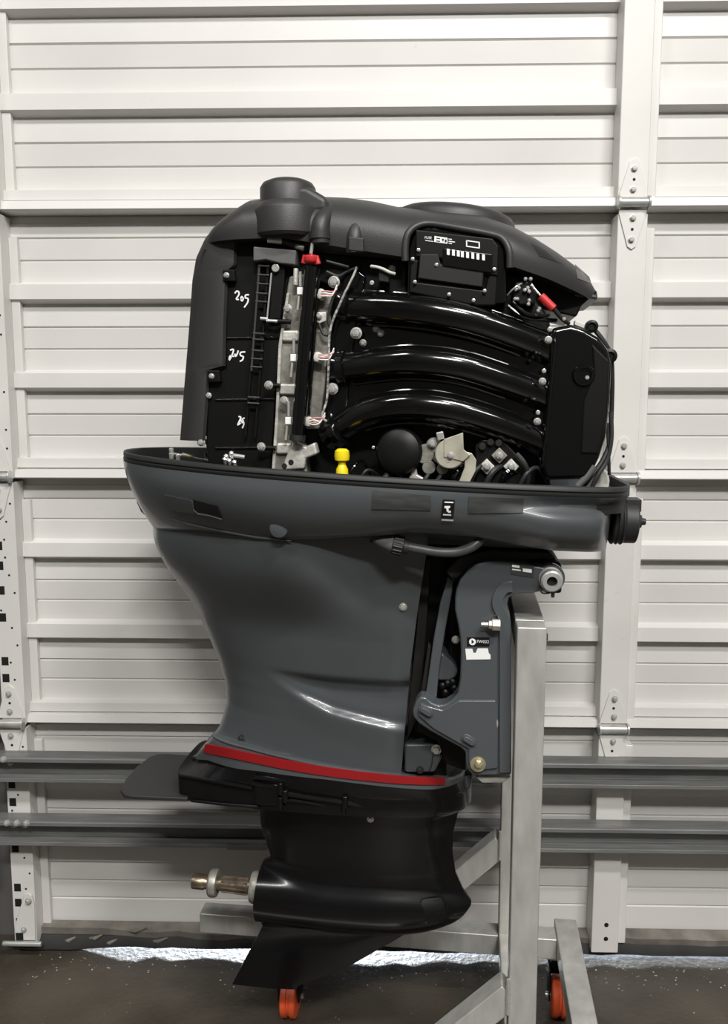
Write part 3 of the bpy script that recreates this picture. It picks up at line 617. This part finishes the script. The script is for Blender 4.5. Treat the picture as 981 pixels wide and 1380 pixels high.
# ------------------------------------------------------------------ powerhead
blk = G().prism(tr([(306, 335), (440, 345), (700, 365), (742, 430), (742, 668), (300, 655)], .14), -.14, .16).build('engine_block', 'satin', motor, bevel=.01)
pl = plate('exhaust_cover', 'satin', motor, [(304, 322), (345, 326), (396, 332), (386, 400), (372, 520), (364, 650), (282, 640), (277, 600), (280, 505), (303, 497), (304, 362)], .172, .30, .004)
for ya, yb in ((452, 449), (535, 532), (600, 597)):
    G().bar(LP(290, ya + 4, .173), LP(376, yb + 6, .173), (0, 1, 0), .004, .0035).build('cover_joint', 'black', pl, bevel=.001)
def stroke(parent, pts, r=.0013):
    path = catmull([LP(290 + x / 6, 370 + y / 6, .1738) for x, y in pts], 4)
    g = G(); rws = []
    for i, p in enumerate(path):
        t = (path[min(i + 1, len(path) - 1)] - path[max(i - 1, 0)]).normalized(); n_ = OUT.cross(t).normalized()
        rws.append([p + n_ * r, p - n_ * r, p - n_ * r - OUT * .0015, p + n_ * r - OUT * .0015])
    return g.loft(rws)
for strokes in (([(158, 152), (174, 134), (190, 141), (190, 165), (170, 197), (190, 202)], [(205, 195), (214, 178), (226, 195), (216, 213), (206, 200)], [(272, 163), (246, 166), (244, 188), (264, 194), (262, 225), (234, 266)]),
                ([(120, 612), (146, 605), (140, 640), (114, 692), (120, 658), (152, 662)], [(158, 640), (164, 662), (178, 640), (186, 614)], [(242, 625), (206, 630), (204, 654), (226, 664), (220, 690), (198, 702)]),
                ([(188, 1148), (206, 1155), (192, 1192), (182, 1216), (205, 1200)], [(205, 1190), (215, 1172), (218, 1202)], [(238, 1160), (222, 1166), (227, 1188), (232, 1210), (219, 1242)])):
    g = G()
    for st_ in strokes: h = stroke(pl, st_); g.add(h.v, h.f)
    o = g.build('handwritten_mark', 'white', pl, smooth=False); o['label'] = 'white handwritten 205'
# aft side cover wrapping round the back
def side_cover():
    g = G(); rows = []
    ZT_, ZB_ = P(290, 322, .12)[2], P(250, 592, .12)[2]
    Lf = sorted([(lambda p: (p[2], p[0]))(P(x, y, .1)) for x, y in ((288, 318), (279, 331), (268, 355), (263, 385), (260, 430), (256, 480), (251, 540), (247, 592))])
    Rf = sorted([(lambda p: (p[2], p[0]))(P(x, y, .18)) for x, y in ((316, 318), (315, 360), (304, 362.5), (301, 440), (300, 494), (279, 499), (277, 540), (273, 596))])
    n = 60
    for k in range(n + 1):
        z = ZT_ + (ZB_ - ZT_) * k / n; a, b = ip(z, Lf), ip(z, Rf)
        out = [(b, .182), (b - .012, .184), (a + .036, .178), (a + .014, .160), (a + .003, .125), (a, .08), (a - .003, 0)]
        out = out + [(u, -w) for u, w in out[-2::-1]]; inn = [(u + (.006 if abs(w) < .17 else .004), w * .965) for u, w in out]
        rows.append([L((u, w, z)) for u, w in out + inn[::-1]])
    return g.loft(rows).build('side_cover', 'matte', motor, angle=40)
sdc = side_cover()
pipe('cover_edge', 'matte', sdc, [(276, 335, .175), (271, 352, .17), (268, 372, .165)], .004, 8)
for x, y in ((303, 371), (283, 507)):
    c = plate('mounting_tab', 'satin', sdc, [(x - 3, y - 8), (x + 12, y - 8), (x + 14, y + 8), (x - 3, y + 8)], .186, .02, .002); bolt(c, x + 2, y, .188, .004)
# top cover moulding
CT = sorted([(lambda p: (p[0], p[2]))(P(x, y, .08)) for x, y in ((291, 322), (300, 311), (312, 297), (330, 281), (347, 268), (380, 263), (430, 262), (470, 263), (505, 268), (540, 276), (580, 280), (620, 283), (650, 287), (690, 302), (720, 317), (750, 335), (778, 354), (797, 374), (804, 388))])
CBm = sorted([(lambda p: (p[0], p[2]))(P(x, y, .2)) for x, y in ((291, 324), (345, 322), (380, 321), (420, 327), (480, 337), (545, 347), (600, 353), (690, 358), (740, 372), (785, 387), (806, 394))])
u0c, u1c = P(291, 322, .1)[0], P(804, 388, .08)[0]
FB0, FB1 = P(546, 350, .2)[0], P(685, 350, .2)[0]
FBZ = sorted([(lambda p: (p[0], p[2]))(P(x, y, .2)) for x, y in ((546, 330), (551, 314), (562, 305), (580, 302), (660, 316), (676, 322), (685, 338))])
def topW(u, z):
    zt_, zb_ = ip(u, CT), ip(u, CBm); s = (u - u0c) / (u1c - u0c)
    base = .205 * (.72 + .28 * (1 - (1 - min(1, s / .12)) ** 2.2) ** .5) * (1 - max(0, (s - .62) / .38) ** 2.6 * .55)
    q = min(1, max(0, (z - zb_) / max(.004, zt_ - zb_))); w = base * max(0, 1 - q ** 3.2) ** .5 * (1 + .02 * math.sin(q * 3))
    if FB0 < u < FB1 and z < ip(u, FBZ): w = min(w, .150)          # pocket for the fuse box
    return w
nu_, nq = 200, 40; rows = []
for i in range(nu_ + 1):
    u = u0c + (u1c - u0c) * (.5 - .5 * math.cos(math.pi * i / nu_)); zt_, zb_ = ip(u, CT), ip(u, CBm); zt_ = max(zt_, zb_ + .004)
    col = [(topW(u, zb_ + (zt_ - zb_) * math.sin(math.pi / 2 * j / nq)), zb_ + (zt_ - zb_) * math.sin(math.pi / 2 * j / nq)) for j in range(nq + 1)]
    rows.append([L((u, w, z)) for w, z in col] + [L((u, -w, z)) for w, z in col[-2::-1]])
top = G().loft(rows).build('top_cover', 'matte', motor, angle=50)
# rounded boss with cap on the cover, its skirt, two moulded pipes and the flywheel dome
pb = LP(388, 262, .155); rb = .050
G().lathe((pb.x, pb.y, P(388, 244, .155)[2]), (0, 0, -1), [(0, .015), (.001, .034), (.006, .045), (.014, .050), (.056, .050), (.060, .047), (.061, .02)], 36).build('filler_boss', 'matte', top)
G().lathe((pb.x + .002, pb.y - .014, P(388, 286, .155)[2]), (0, 0, -1), [(-.01, .05), (0, .0585), (.004, .060), (.045, .060), (.05, .056)], 36).build('boss_skirt', 'matte', top)
G().prism(tr([(392, 248), (414, 250), (428, 258), (442, 266), (442, 286), (395, 292)], .195), -.195, -.10).build('boss_fairing', 'matte', top, bevel=.012, seg=4)
G().tube(catmull([LP(432, 328, .205), LP(432, 308, .205), LP(436, 296, .195), LP(448, 286, .165), LP(462, 280, .12)], 5), .0165, 20).build('moulded_pipe', 'matte', top)
G().lathe(LP(431, 313, .205), (0, 0, -1), [(0, .019), (.012, .019), (.013, .017)], 24).build('pipe_collar', 'matte', top)
G().tube(catmull([LP(478, 341, .20), LP(478, 322, .20), LP(479, 308, .19), LP(479, 298, .17)], 5), .015, 20).build('moulded_pipe', 'matte', top)
G().prism(tr([(469, 318), (490, 320), (490, 340), (469, 338)], .216), -.216, -.19).build('pipe_foot', 'matte', top, bevel=.003)
dm = LP(612, 300, .02)
G().loft([[(dm.x + (.115 * r) * math.cos(a), dm.y + .115 * r * math.sin(a), P(612, 300, .02)[2] + h - .012 * math.cos(a) * r) for a in [2 * math.pi * k / 40 for k in range(40)]] for r, h in ((1, -.02), (1, .0), (.95, .010), (.85, .016), (.5, .022), (.05, .024))]).build('flywheel_dome', 'matte', top)
patch('cover_recess', 'midplastic', top, [(712, 321), (730, 332), (757, 355), (727, 345)], topW, .001, 5, 3)
patch('cover_window', 'greyplastic', top, [(775, 356), (794, 373), (797, 382), (778, 375)], topW, .0015, 4, 3)
G().prism(tr([(742, 374), (806, 392), (801, 400), (793, 404), (784, 412), (777, 427), (745, 420), (690, 405), (690, 362)], .10), -.10, .1).build('cover_underside', 'satin', top, bevel=.004)
for x0_, x1_ in ((775, 786), (789, 803)): G().prism(tr([(x0_, 396), (x1_, 398), (x1_, 400.5), (x0_, 399)], .103), -.104, -.09).build('vent_slot', 'greyplastic', top)
# fuse and relay box set in a recess of the cover
_fw = lambda u, z: min(.207, .205 * max(0, 1 - min(1, max(0, (z - ip(u, CBm)) / max(.004, ip(u, CT) - ip(u, CBm)))) ** 3.2) ** .5 * 1.02)
G().tube(catmull([L(on_surf(x, y, _fw, -.002, .19)) for x, y in ((546, 352), (546, 332), (550, 315), (561, 305), (580, 301.5), (620, 308), (660, 315.5), (677, 322), (686, 338), (687, 361))], 5), .0065, 12).build('pocket_frame', 'matte', top)
rec = plate('fuse_box', 'black', motor, [(548, 405), (550, 335), (556, 316), (566, 307), (580, 305), (660, 318), (674, 324), (681, 336), (683, 408), (620, 416)], 0.1910, .10, .004)
plate('box_lid', 'satin', rec, [(560, 309), (664, 321), (672, 332), (671, 372), (600, 362), (594, 348), (560, 346)], 0.2100, .02, .0025)
plate('fuse_tray', 'black', rec, [(597, 334), (664, 342), (663, 368), (596, 358)], 0.2150, .012, .002)
plate('lower_plate', 'midplastic', rec, [(566, 342), (590, 342), (594, 356), (652, 365), (650, 387), (563, 375)], 0.2120, .02, .002)
plate('box_flange', 'satin', rec, [(553, 350), (564, 350), (561, 380), (653, 391), (660, 364), (671, 366), (668, 412), (640, 412), (551, 394)], 0.2070, .02, .003)
for x, y in ((556, 349), (559, 380), (605, 397), (653, 392), (666, 363), (638, 405), (564, 337), (588, 357)): bolt(rec, x, y, 0.2130, .0024)
for i, x in enumerate((604, 611, 617.5, 623, 630, 637, 644, 651.5)): plate('fuse', 'white', rec, [(x - 2, 335 + i * 1.05), (x + 2, 335.6 + i * 1.05), (x + 2, 344 + i * 1.05), (x - 2, 343.4 + i * 1.05)], 0.2170, .004, .0006)
plate('label_patch', 'white', rec, [(585.5, 318), (603, 320.5), (603, 328.5), (585, 326)], 0.2106, .001, 0)
for q4 in ([(588, 320.2), (593, 320.9), (593, 322.2), (588, 321.5)], [(588, 324), (593, 324.6), (593, 325.8), (588, 325.2)], [(595, 321.5), (598.5, 322), (597, 326)], [(599.5, 322.5), (602, 322.9), (601.6, 326.6), (599, 326.2)]): plate('label_print', 'label', rec, q4, 0.2110, .001, 0)
text('FUSE', .0058, rec, 577, 320.5, 0.2104, slope=R(5))
for q4 in ([(573, 323.5), (584, 325), (584, 325.9), (573, 324.4)], [(604.5, 321.5), (609, 322.1), (609, 323.2), (604.5, 322.6)], [(604.5, 324.5), (613, 325.6), (613, 326.8), (604.5, 325.7)], [(604.5, 327.2), (609, 327.8), (609, 328.9), (604.5, 328.2)]): plate('label_print', 'white', rec, q4, 0.2106, .001, 0)
for q4 in ([(628, 323.4), (646.5, 326), (646.5, 327.4), (628, 324.8)], [(628, 331), (646.5, 333.6), (646.5, 335), (628, 332.4)], [(628, 323.4), (629.6, 323.6), (629.6, 332), (628, 331.8)], [(645, 326), (646.6, 326.2), (646.6, 334.6), (645, 334.4)]): plate('label_print', 'white', rec, q4, 0.2106, .001, 0)
# ---- cylinder head side: connector box, ladder harness, castings, fuel rail
hd = plate('cylinder_head', 'dullalu', motor, [(389, 372), (412, 368), (406, 470), (398, 592), (411, 600), (414, 640), (366, 640), (371, 560), (376, 462)], .178, .10, .004)
plate('head_edge', 'alu', hd, [(386, 395), (390, 395), (379, 470), (375, 560), (370, 632), (366, 632), (371, 560), (375, 465)], .183, .01, .0012)
for ya in (452, 524, 604): plate('head_boss', 'alu', hd, [(380 - (ya - 452) * .05, ya - 7), (403 - (ya - 452) * .05, ya - 7), (402 - (ya - 452) * .05, ya + 8), (379 - (ya - 452) * .05, ya + 8)], .186, .012, .004)
plate('head_foot', 'alu', hd, [(394, 596), (412, 602), (424, 596), (428, 612), (412, 618), (410, 632), (380, 634), (384, 618)], .195, .03, .004)
rod('port', 'dark', hd, 392, 623, .1965, .005, .004); rod('port', 'dark', hd, 383, 628, .1965, .005, .004)
bx = plate('connector_box', 'greyplastic', motor, [(341, 332), (399, 337), (398, 357), (378, 355), (358, 350), (341, 352)], .20, .05, .0025)
for x, y in ((367, 324), (376, 325)): G().lathe(LP(x, y, .19), (1, 0, -.1), [(-.008, .006), (.006, .006), (.007, .004)], 12).build('pipe_union', 'steel', bx)
pipe('union_hose', 'rubber', bx, [(382, 326, .19), (390, 328, .19), (398, 331, .19)], .006, 10); G().lathe(LP(404, 333, .19), (1, 0, -.25), [(-.008, .005), (.008, .006)], 10).build('pipe_union', 'dullalu', bx)
lad = G()
for xa, xb in ((349, 331), (362, 344)): lad.bar(LP(xa, 354, .185), LP(xb, 590, .182), (0, 1, 0), .007, .0045)
lad = lad.build('coil_harness', 'satin', motor, bevel=.001)
for y in (358, 370, 382, 395, 406, 449, 457, 472, 483, 494, 535, 543):
    xs = 349 - (y - 354) * 18 / 236; G().bar(LP(xs - 1, y, .188), LP(xs + 15, y + 1, .188), (0, 1, 0), .005, .003).build('rung', 'rungs', lad, bevel=.001)
plate('coil_body', 'satin', lad, [(366, 355), (385, 357), (378, 430), (362, 432)], .187, .02, .003)
G().bar(LP(366, 368, .19), LP(360, 430, .19), (0, 1, 0), .003, .0026).build('coil_edge', 'steel', lad)
rod('coil_cap', 'steel', lad, 371, 361, .195, .007, .012)
for x0_, y0_, x1_, y1_ in ((351, 429, 361, 430), (359, 432, 374, 433)): G().cyl(LP(x0_, y0_, .193), LP(x1_, y1_, .193), .003, n=10).build('coil_pin', 'steel', lad)
for x, y in ((388, 416), (383, 540), (362, 519), (352, 602)): bolt(hd, x, y, .196, .0062)
for x0_, x1_, y in ((362, 378, 519), (353, 372, 603), (374, 392, 433)): G().cyl(LP(x0_, y, .19), LP(x1_, y + 1, .19), .0045, n=12).build('stud', 'satin', hd)
fr = G().tube([LP(420, 360, .205), LP(412, 450, .205), LP(401, 590, .205)], .0125, 24).build('fuel_rail', 'black', motor)
G().cyl(LP(430, 362, .2), LP(416, 560, .2), .003, n=10).build('rail_edge', 'black', fr)
G().lathe(LP(401, 589, .205), Vector(LP(401, 590, .205)) - Vector(LP(412, 450, .205)), [(-.004, .0145), (.006, .0145), (.007, .012)], 24).build('rail_end', 'rubber', fr)
cap = G().lathe(LP(419, 356, .21), (0, 0, 1), [(0, .006), (.003, .011), (.006, .0125), (.012, .0125), (.015, .009), (.016, .004)], 14)
cap.lathe(LP(411, 349, .21), (.3, 0, 1), [(-.008, .005), (.006, .006)], 8); cap.lathe(LP(427, 350, .21), (-.3, 0, 1), [(-.008, .005), (.006, .005)], 8)
cap.build('red_valve_cap', 'redplastic', fr); G().cyl(LP(419, 342, .21), LP(421, 328, .21), .0032, n=10).build('valve_stem', 'steel', fr)
for x, y in ((404, 392), (395, 482), (388, 567)):
    c = plate('injector', 'white', fr, [(x - 4, y - 5), (x + 4, y - 5), (x + 4, y + 5), (x - 4, y + 5)], .203, .01, .0012)
    G().cyl(LP(x + 1, y - 26, .198), LP(x + 1, y - 6, .198), .0027, n=10).build('injector_stem', 'steel', c); G().cyl(LP(x - 1, y + 6, .198), LP(x - 3, y + 26, .198), .0025, n=10).build('injector_stem', 'lever', c)
rl = plate('cowl_strip', 'dullalu', motor, [(431, 390), (449, 392), (444, 450), (440, 500), (430, 578), (412, 578), (418, 520), (424, 460)], .182, .03, .003)
G().cyl(LP(424, 462, .185), LP(414, 560, .185), .002, n=8).build('strip_edge', 'alu', rl)
for k, (x, y) in enumerate(((432, 396), (428, 481), (416, 568))):
    c = G().lathe(LP(x, y, .2), (-.3, -1, .2), [(-.012, .009), (.002, .009), (.004, .006)], 12).build('injector_plug', 'whitebox', rl)
    for j in range(4): 
        pipe('plug_wire', 'pink' if j % 2 == 0 else 'white', c, [(x + 1, y - 3 + 2 * j, .205), (x + 8, y - 4 + 2.6 * j + rs2.uniform(-1, 1), .208), (x + 16, y - 4 + 2 * j + rs2.uniform(-2, 2), .205), (x + 22, y - 6 - 2 * j, .2)], .0011, 6, 3)
G().cyl(LP(399, 362, .195), LP(398, 384, .195), .0045, n=12).build('sensor_stub', 'alu', rl)
plate('ground_tab', 'alu', rl, [(424, 421), (439, 420), (440, 432), (430, 436), (424, 431)], .196, .004, .001); bolt(rl, 430, 426, .198, .0045)
# ---- inlet manifold
mf = plate('inlet_flange', 'black', motor, [(462, 366), (482, 362), (494, 372), (480, 430), (470, 520), (466, 600), (436, 600), (440, 540), (447, 460)], .175, .06, .005)
for x, y in ((450, 380), (480, 449), (448, 524)): bolt(mf, x, y, .19, .0082); 
for x, y in ((507, 443), (513, 449), (489, 462), (528, 362)): bolt(mf, x, y, .17, .005, 'galv')
T1 = [(458, 410, .19), (480, 413, .20), (520, 415, .215), (580, 421, .225), (640, 434, .222), (700, 455, .205), (742, 472, .185)]
T2 = [(450, 496, .19), (480, 494, .20), (520, 489, .215), (560, 487, .225), (620, 494, .225), (680, 513, .21), (740, 535, .185)]
T3 = [(443, 586, .18), (465, 573, .195), (495, 556, .212), (540, 547, .225), (590, 549, .228), (640, 561, .22), (690, 579, .205), (735, 598, .185)]
for k, T in enumerate((T1, T2, T3)):
    path = catmull([LP(x, y, w - .028) for x, y, w in T], 7); m_ = len(path)
    rr = [.0275 + .004 * math.exp(-i / 3.0) + .003 * math.exp(-(m_ - 1 - i) / 4.0) for i in range(m_)]
    tb = G().tube(path, rr, 28).build('inlet_runner', 'black', motor, angle=60)
    dy = 24
    pipe('runner_rib', 'black', tb, [(x, y + dy - 1, w - .032) for x, y, w in T[1:-1]], .004, 8)
    pipe('runner_rib', 'black', tb, [(x + 4, y - dy + 3, w - .034) for x, y, w in T[1:-1]], .003, 8)
    G().lathe(LP(T[0][0] + 14, T[0][1] + (1 if k < 2 else -6), .168), Vector(LP(*T[1])) - Vector(LP(*T[0])), [(-.006, .034), (.006, .034), (.008, .030)], 28).build('runner_collar', 'black', tb)
    for (bx_, by_, br_) in (((741, 444, .0034), (739, 458, .005)), ((733, 500, .003), (731, 514, .005)), ((725, 556, .003), (724, 568, .005)))[k]: bolt(tb, bx_, by_, .205, br_)
    for j in range(4): G().lathe(LP((722, 716, 708)[k] - j * 4, (487, 540, 600)[k] - 10 + 5 * (j % 3), .19), OUT, [(0, .004), (.004, .004), (.006, .002)], 8).build('runner_stud', 'black', tb)
# web plate between the runners
plate('runner_web', 'black', mf, [(470, 415), (640, 430), (742, 465), (738, 600), (640, 575), (560, 560), (465, 585)], .165, .04, .003)
# ---- intake plenum
pn = plate('intake_plenum', 'black', motor, [(742, 442), (770, 437), (790, 444), (808, 455), (821, 471), (825, 490), (823, 540), (817, 590), (808, 618), (794, 646), (735, 648), (728, 625), (733, 580), (739, 510)], .195, .16, .010, seg=4)
G().cyl(LP(749, 453, .197), LP(736, 600, .197), .0025, n=8).build('plenum_edge', 'black', pn)
G().prism(tr([(797, 462), (822, 486), (819, 560), (806, 612), (782, 612), (786, 540), (800, 500)], .197), -.198, -.18).build('plenum_panel', 'satin', pn, bevel=.004)
G().lathe(LP(786, 506, .190), OUT, [(0, .02), (.007, .020), (.010, .0175), (.010, .013), (.002, .012)], 28).build('plenum_port', 'black', pn); bolt(pn, 791, 509, .194, .004)
hp = pipe('plenum_hose', 'rubber', motor, [(797, 440, .16), (806, 450, .165), (816, 464, .165), (823, 480, .16), (825, 510, .15), (824, 560, .14), (822, 595, .15), (812, 620, .16), (798, 640, .17), (786, 656, .17)], .0042, 10)
for x, y, r in ((797, 440, .011), (821, 480, .013)): G().lathe(LP(x, y, .17), OUT, [(-.01, r), (.006, r), (.008, r * .6), (.004, r * .5)], 20).build('hose_fitting', 'satin', hp)
pipe('cable', 'rubber', hp, [(823, 555, .15), (824, 590, .155), (818, 620, .16), (806, 640, .17), (796, 660, .17)], .004, 10)
G().tube([LP(778, 655, .19), LP(790, 643, .19), LP(801, 628, .19)], .0065, 12).build('cable_sleeve', 'greyplastic', hp)
G().tube([LP(818, 570, .15), LP(820, 600, .155), LP(821, 640, .15)], .003, 8).build('cable', 'rubber', hp)
plate('reservoir', 'whitebox', motor, [(786, 664), (792, 640), (800, 631), (812, 630), (820, 636), (822, 648), (820, 664)], .13, .06, .005)
plate('plenum_foot', 'satin', pn, [(725, 616), (768, 618), (772, 628), (764, 634), (728, 632)], .19, .06, .005)
plate('white_clip', 'whitebox', pn, [(775, 431), (790, 437), (789, 444), (774, 438)], .15, .02, .002)
G().bar(LP(350, 356, .188), LP(339, 500, .188), (0, 1, 0), .004, .003).build('rail_highlight', 'rungs', lad)  # pale bar painting in the highlight down the left harness rail
# ---- lower row of components
of = G().lathe(LP(536, 608, .215), (-.12, -1, .10), [(-.10, .042), (-.02, .042), (-.01, .0415), (-.003, .038), (.001, .03), (.003, .015), (.0032, .002)], 40).build('oil_filter', 'satin', motor)
rod('filter_nub', 'steel', of, 503, 603, .19, .003, .004)
lv = G().lathe(LP(606, 612, .225), OUT, [(-.02, .026), (0, .026), (.002, .024)], 32).build('throttle_lever', 'lever', motor)
plate('lever_wedge', 'lever', lv, [(598, 592), (624, 583), (625, 606), (634, 613), (624, 622), (598, 616)], .229, .006, .001)
plate('lever_arm', 'lever', lv, [(626, 608), (636, 611), (642, 620), (641, 634), (634, 648), (628, 662), (614, 662), (622, 640), (626, 630)], .224, .006, .001)
plate('lever_tab', 'steel', lv, [(587, 583), (597, 581), (599, 591), (590, 594)], .222, .012, .002); bolt(lv, 607, 614, .229, .005)
for i in range(5): rod('lever_rivet', 'steel', lv, 598 + 5 * math.cos(i * 1.25 + .4) + 6, 612 + 11 * math.sin(i * 1.25 + .4), .2275, .0018, .003, 8)
for x, y, r in ((584, 600, .013), (572, 612, .017), (590, 618, .008), (578, 630, .012), (596, 632, .010)):
    rod('pump_boss', 'dullalu', lv, x, y, .205, r, .05); 
bolt(lv, 583, 598, .208, .006, 'galv')
ry = plate('starter_relay', 'satin', motor, [(640, 600), (650, 592), (676, 590), (706, 622), (704, 660), (640, 660)], .19, .08, .004)
for x, y, m_ in ((656, 629, 'alu'), (673, 614, 'dullalu'), (689, 629, 'alu')):
    plate('terminal_tab', m_, ry, [(x - 11, y), (x, y - 11), (x + 11, y), (x, y + 11)], .200, .012, .0015); bolt(ry, x, y, .203, .0055)
for x, y in ((661, 596), (672, 597), (650, 602)): rod('relay_post', 'midplastic', ry, x, y, .198, .006, .02)
pipe('relay_cable', 'rubber', ry, [(696, 612, .20), (706, 624, .205), (711, 640, .2), (708, 660, .19)], .005, 10)
G().lathe(LP(461, 640, .235), (0, 0, 1), [(0, .011), (.010, .0105), (.018, .0065), (.024, .0075), (.026, .0125), (.034, .0135), (.042, .0125), (.046, .008), (.0465, .002)], 24).build('yellow_dipstick_knob', 'yellow', motor)
for i in range(11):                              # hoses and wires low in the pan
    x = 478 + i * 24 + rs2.uniform(-6, 6); pipe('loose_hose', 'rubber' if i % 3 else 'black', motor, [(x - 20, 664, .2), (x - 6, 640 + rs2.uniform(-8, 6), .205), (x + 10, 632 + rs2.uniform(-10, 8), .18), (x + 26, 660, .16)], rs2.choice((.003, .004, .0055)), 8)
plate('bracket_foot', 'alu', motor, [(551, 645), (556, 630), (561, 630), (562, 640), (572, 645), (572, 655), (549, 655)], .2, .02, .002)
# solenoid cluster under the cover
so = plate('solenoid', 'satin', motor, [(694, 380), (716, 378), (724, 392), (722, 410), (700, 412), (690, 398)], .19, .06, .004)
for x, y in ((708, 376), (715, 376), (695, 390), (699, 388), (711, 388), (713, 393), (707, 391), (713, 405), (712, 410), (694, 403), (697, 403), (727, 416), (725, 419), (760, 430)): G().lathe(LP(x, y, .195), OUT, [(-.005, .0032), (.003, .0032), (.0045, .0015)], 8).build('terminal', 'steel', so)
G().cyl(LP(728.5, 399, .2), LP(746, 416, .2), .0072, n=16).build('red_sleeve', 'redplastic', so, bevel=.001)
for pts, m_, r in (([(684, 398, .19), (690, 391, .198), (696, 386, .2), (703, 382, .19)], 'steel', .0016), ([(716, 383, .2), (721, 390, .2), (728, 398, .2)], 'steel', .0018), ([(690, 407, .2), (700, 416, .205), (710, 423, .205), (722, 426, .2), (740, 425, .19)], 'black', .003), ([(684, 412, .2), (700, 424, .2), (720, 430, .195), (750, 432, .18)], 'black', .0035), ([(746, 416, .2), (756, 428, .19), (766, 436, .17)], 'rubber', .004)):
    pipe('solenoid_wire', m_, so, pts, r, 8)
# wiring on the flange side
pipe('wrapped_wire', 'tape', motor, [(481, 360, .21), (474, 376, .212), (465, 394, .213), (458, 410, .212), (450, 428, .21), (444, 450, .208), (443, 480, .205), (442, 510, .203), (440, 540, .203), (434, 560, .203), (440, 568, .205)], .0021, 8)
for pts in ([(440, 352, .19), (455, 356, .19), (470, 360, .19)], [(440, 366, .185), (456, 372, .185), (468, 366, .185), (482, 360, .185)], [(452, 392, .2), (446, 410, .2), (442, 430, .2), (446, 444, .2)], [(430, 437, .2), (436, 450, .2), (446, 452, .2)]): pipe('loose_wire', 'rubber', motor, pts, .0026, 8)
hb = pipe('breather_hose', 'whitebox', motor, [(500, 359, .20), (508, 360, .205), (517, 363, .205), (525, 367, .205), (532, 369, .2)], .0028, 10)
plate('sensor_block', 'midplastic', hb, [(510, 364), (524, 367), (524, 381), (510, 379)], .2, .03, .002); rod('sensor_pin', 'steel', hb, 501, 381, .198, .004, .01)
plate('head_bridge', 'satin', motor, [(398, 336), (548, 352), (548, 400), (480, 396), (430, 380), (400, 372)], .16, .05, .004)
# linkage at the back of the pan
lk = G().cyl(LP(231, 611, .12), LP(290, 622, .14), .0022, n=8).build('latch_linkage', 'steel', motor)
G().cyl(LP(246, 613, .125), LP(262, 616, .13), .0045, n=12).build('linkage_spring', 'brass', lk)
for x, y in ((231, 608), (231, 614), (240, 617), (278, 614), (283, 618)): G().lathe(LP(x, y, .13), (0, 0, 1), [(-.006, .004), (.004, .005), (.006, .003)], 8).build('linkage_joint', 'steel', lk)
G().bar(LP(278, 592, .16), LP(300, 626, .16), (0, 1, 0), .012, .010).build('stay', 'satin', lk, bevel=.002)
ft = G().cyl(LP(310, 613, .17), LP(330, 616, .17), .0045, n=10).build('fuel_fitting', 'galv', motor)
for x, y in ((303, 620), (309, 622), (316, 624), (312, 612), (305, 616)): G().lathe(LP(x, y, .175), (0, -.6, 1), [(-.008, .0035), (.004, .0045), (.006, .002)], 8).build('fitting_nut', 'steel', ft)
bolt(pl, 281, 533, .178, .0045); bolt(pl, 271, 596, .178, .006, 'galv')

# grit and crumbs along the foot of the door
gr = G(); rg = random.Random(11)
for i in range(420):
    x = rg.uniform(-.95, 1.6); y = DY - .06 - abs(rg.gauss(0, .05)); r = rg.uniform(.0008, .0032) * (1.3 if rg.random() < .1 else 1)
    if rg.random() < .12: y = rg.uniform(1.5, 2.1)
    c = Vector((x, y, r * .5)); gr.add([c + Vector((r, 0, 0)), c + Vector((0, r * rg.uniform(.6, 1.3), 0)), c + Vector((-r, 0, 0)), c + Vector((0, -r, 0)), c + Vector((0, 0, r * .8)), c + Vector((0, 0, -r * .5))],
        [(0, 1, 4), (1, 2, 4), (2, 3, 4), (3, 0, 4), (1, 0, 5), (2, 1, 5), (3, 2, 5), (0, 3, 5)])
o = gr.build('grit', mat('pale_grit', (.38, .36, .33), .8, var=.3, vscale=40), smooth=False); o['kind'] = 'stuff'
o['label'] = 'pale grit scattered on the floor along the foot of the door'; o['category'] = 'grit'
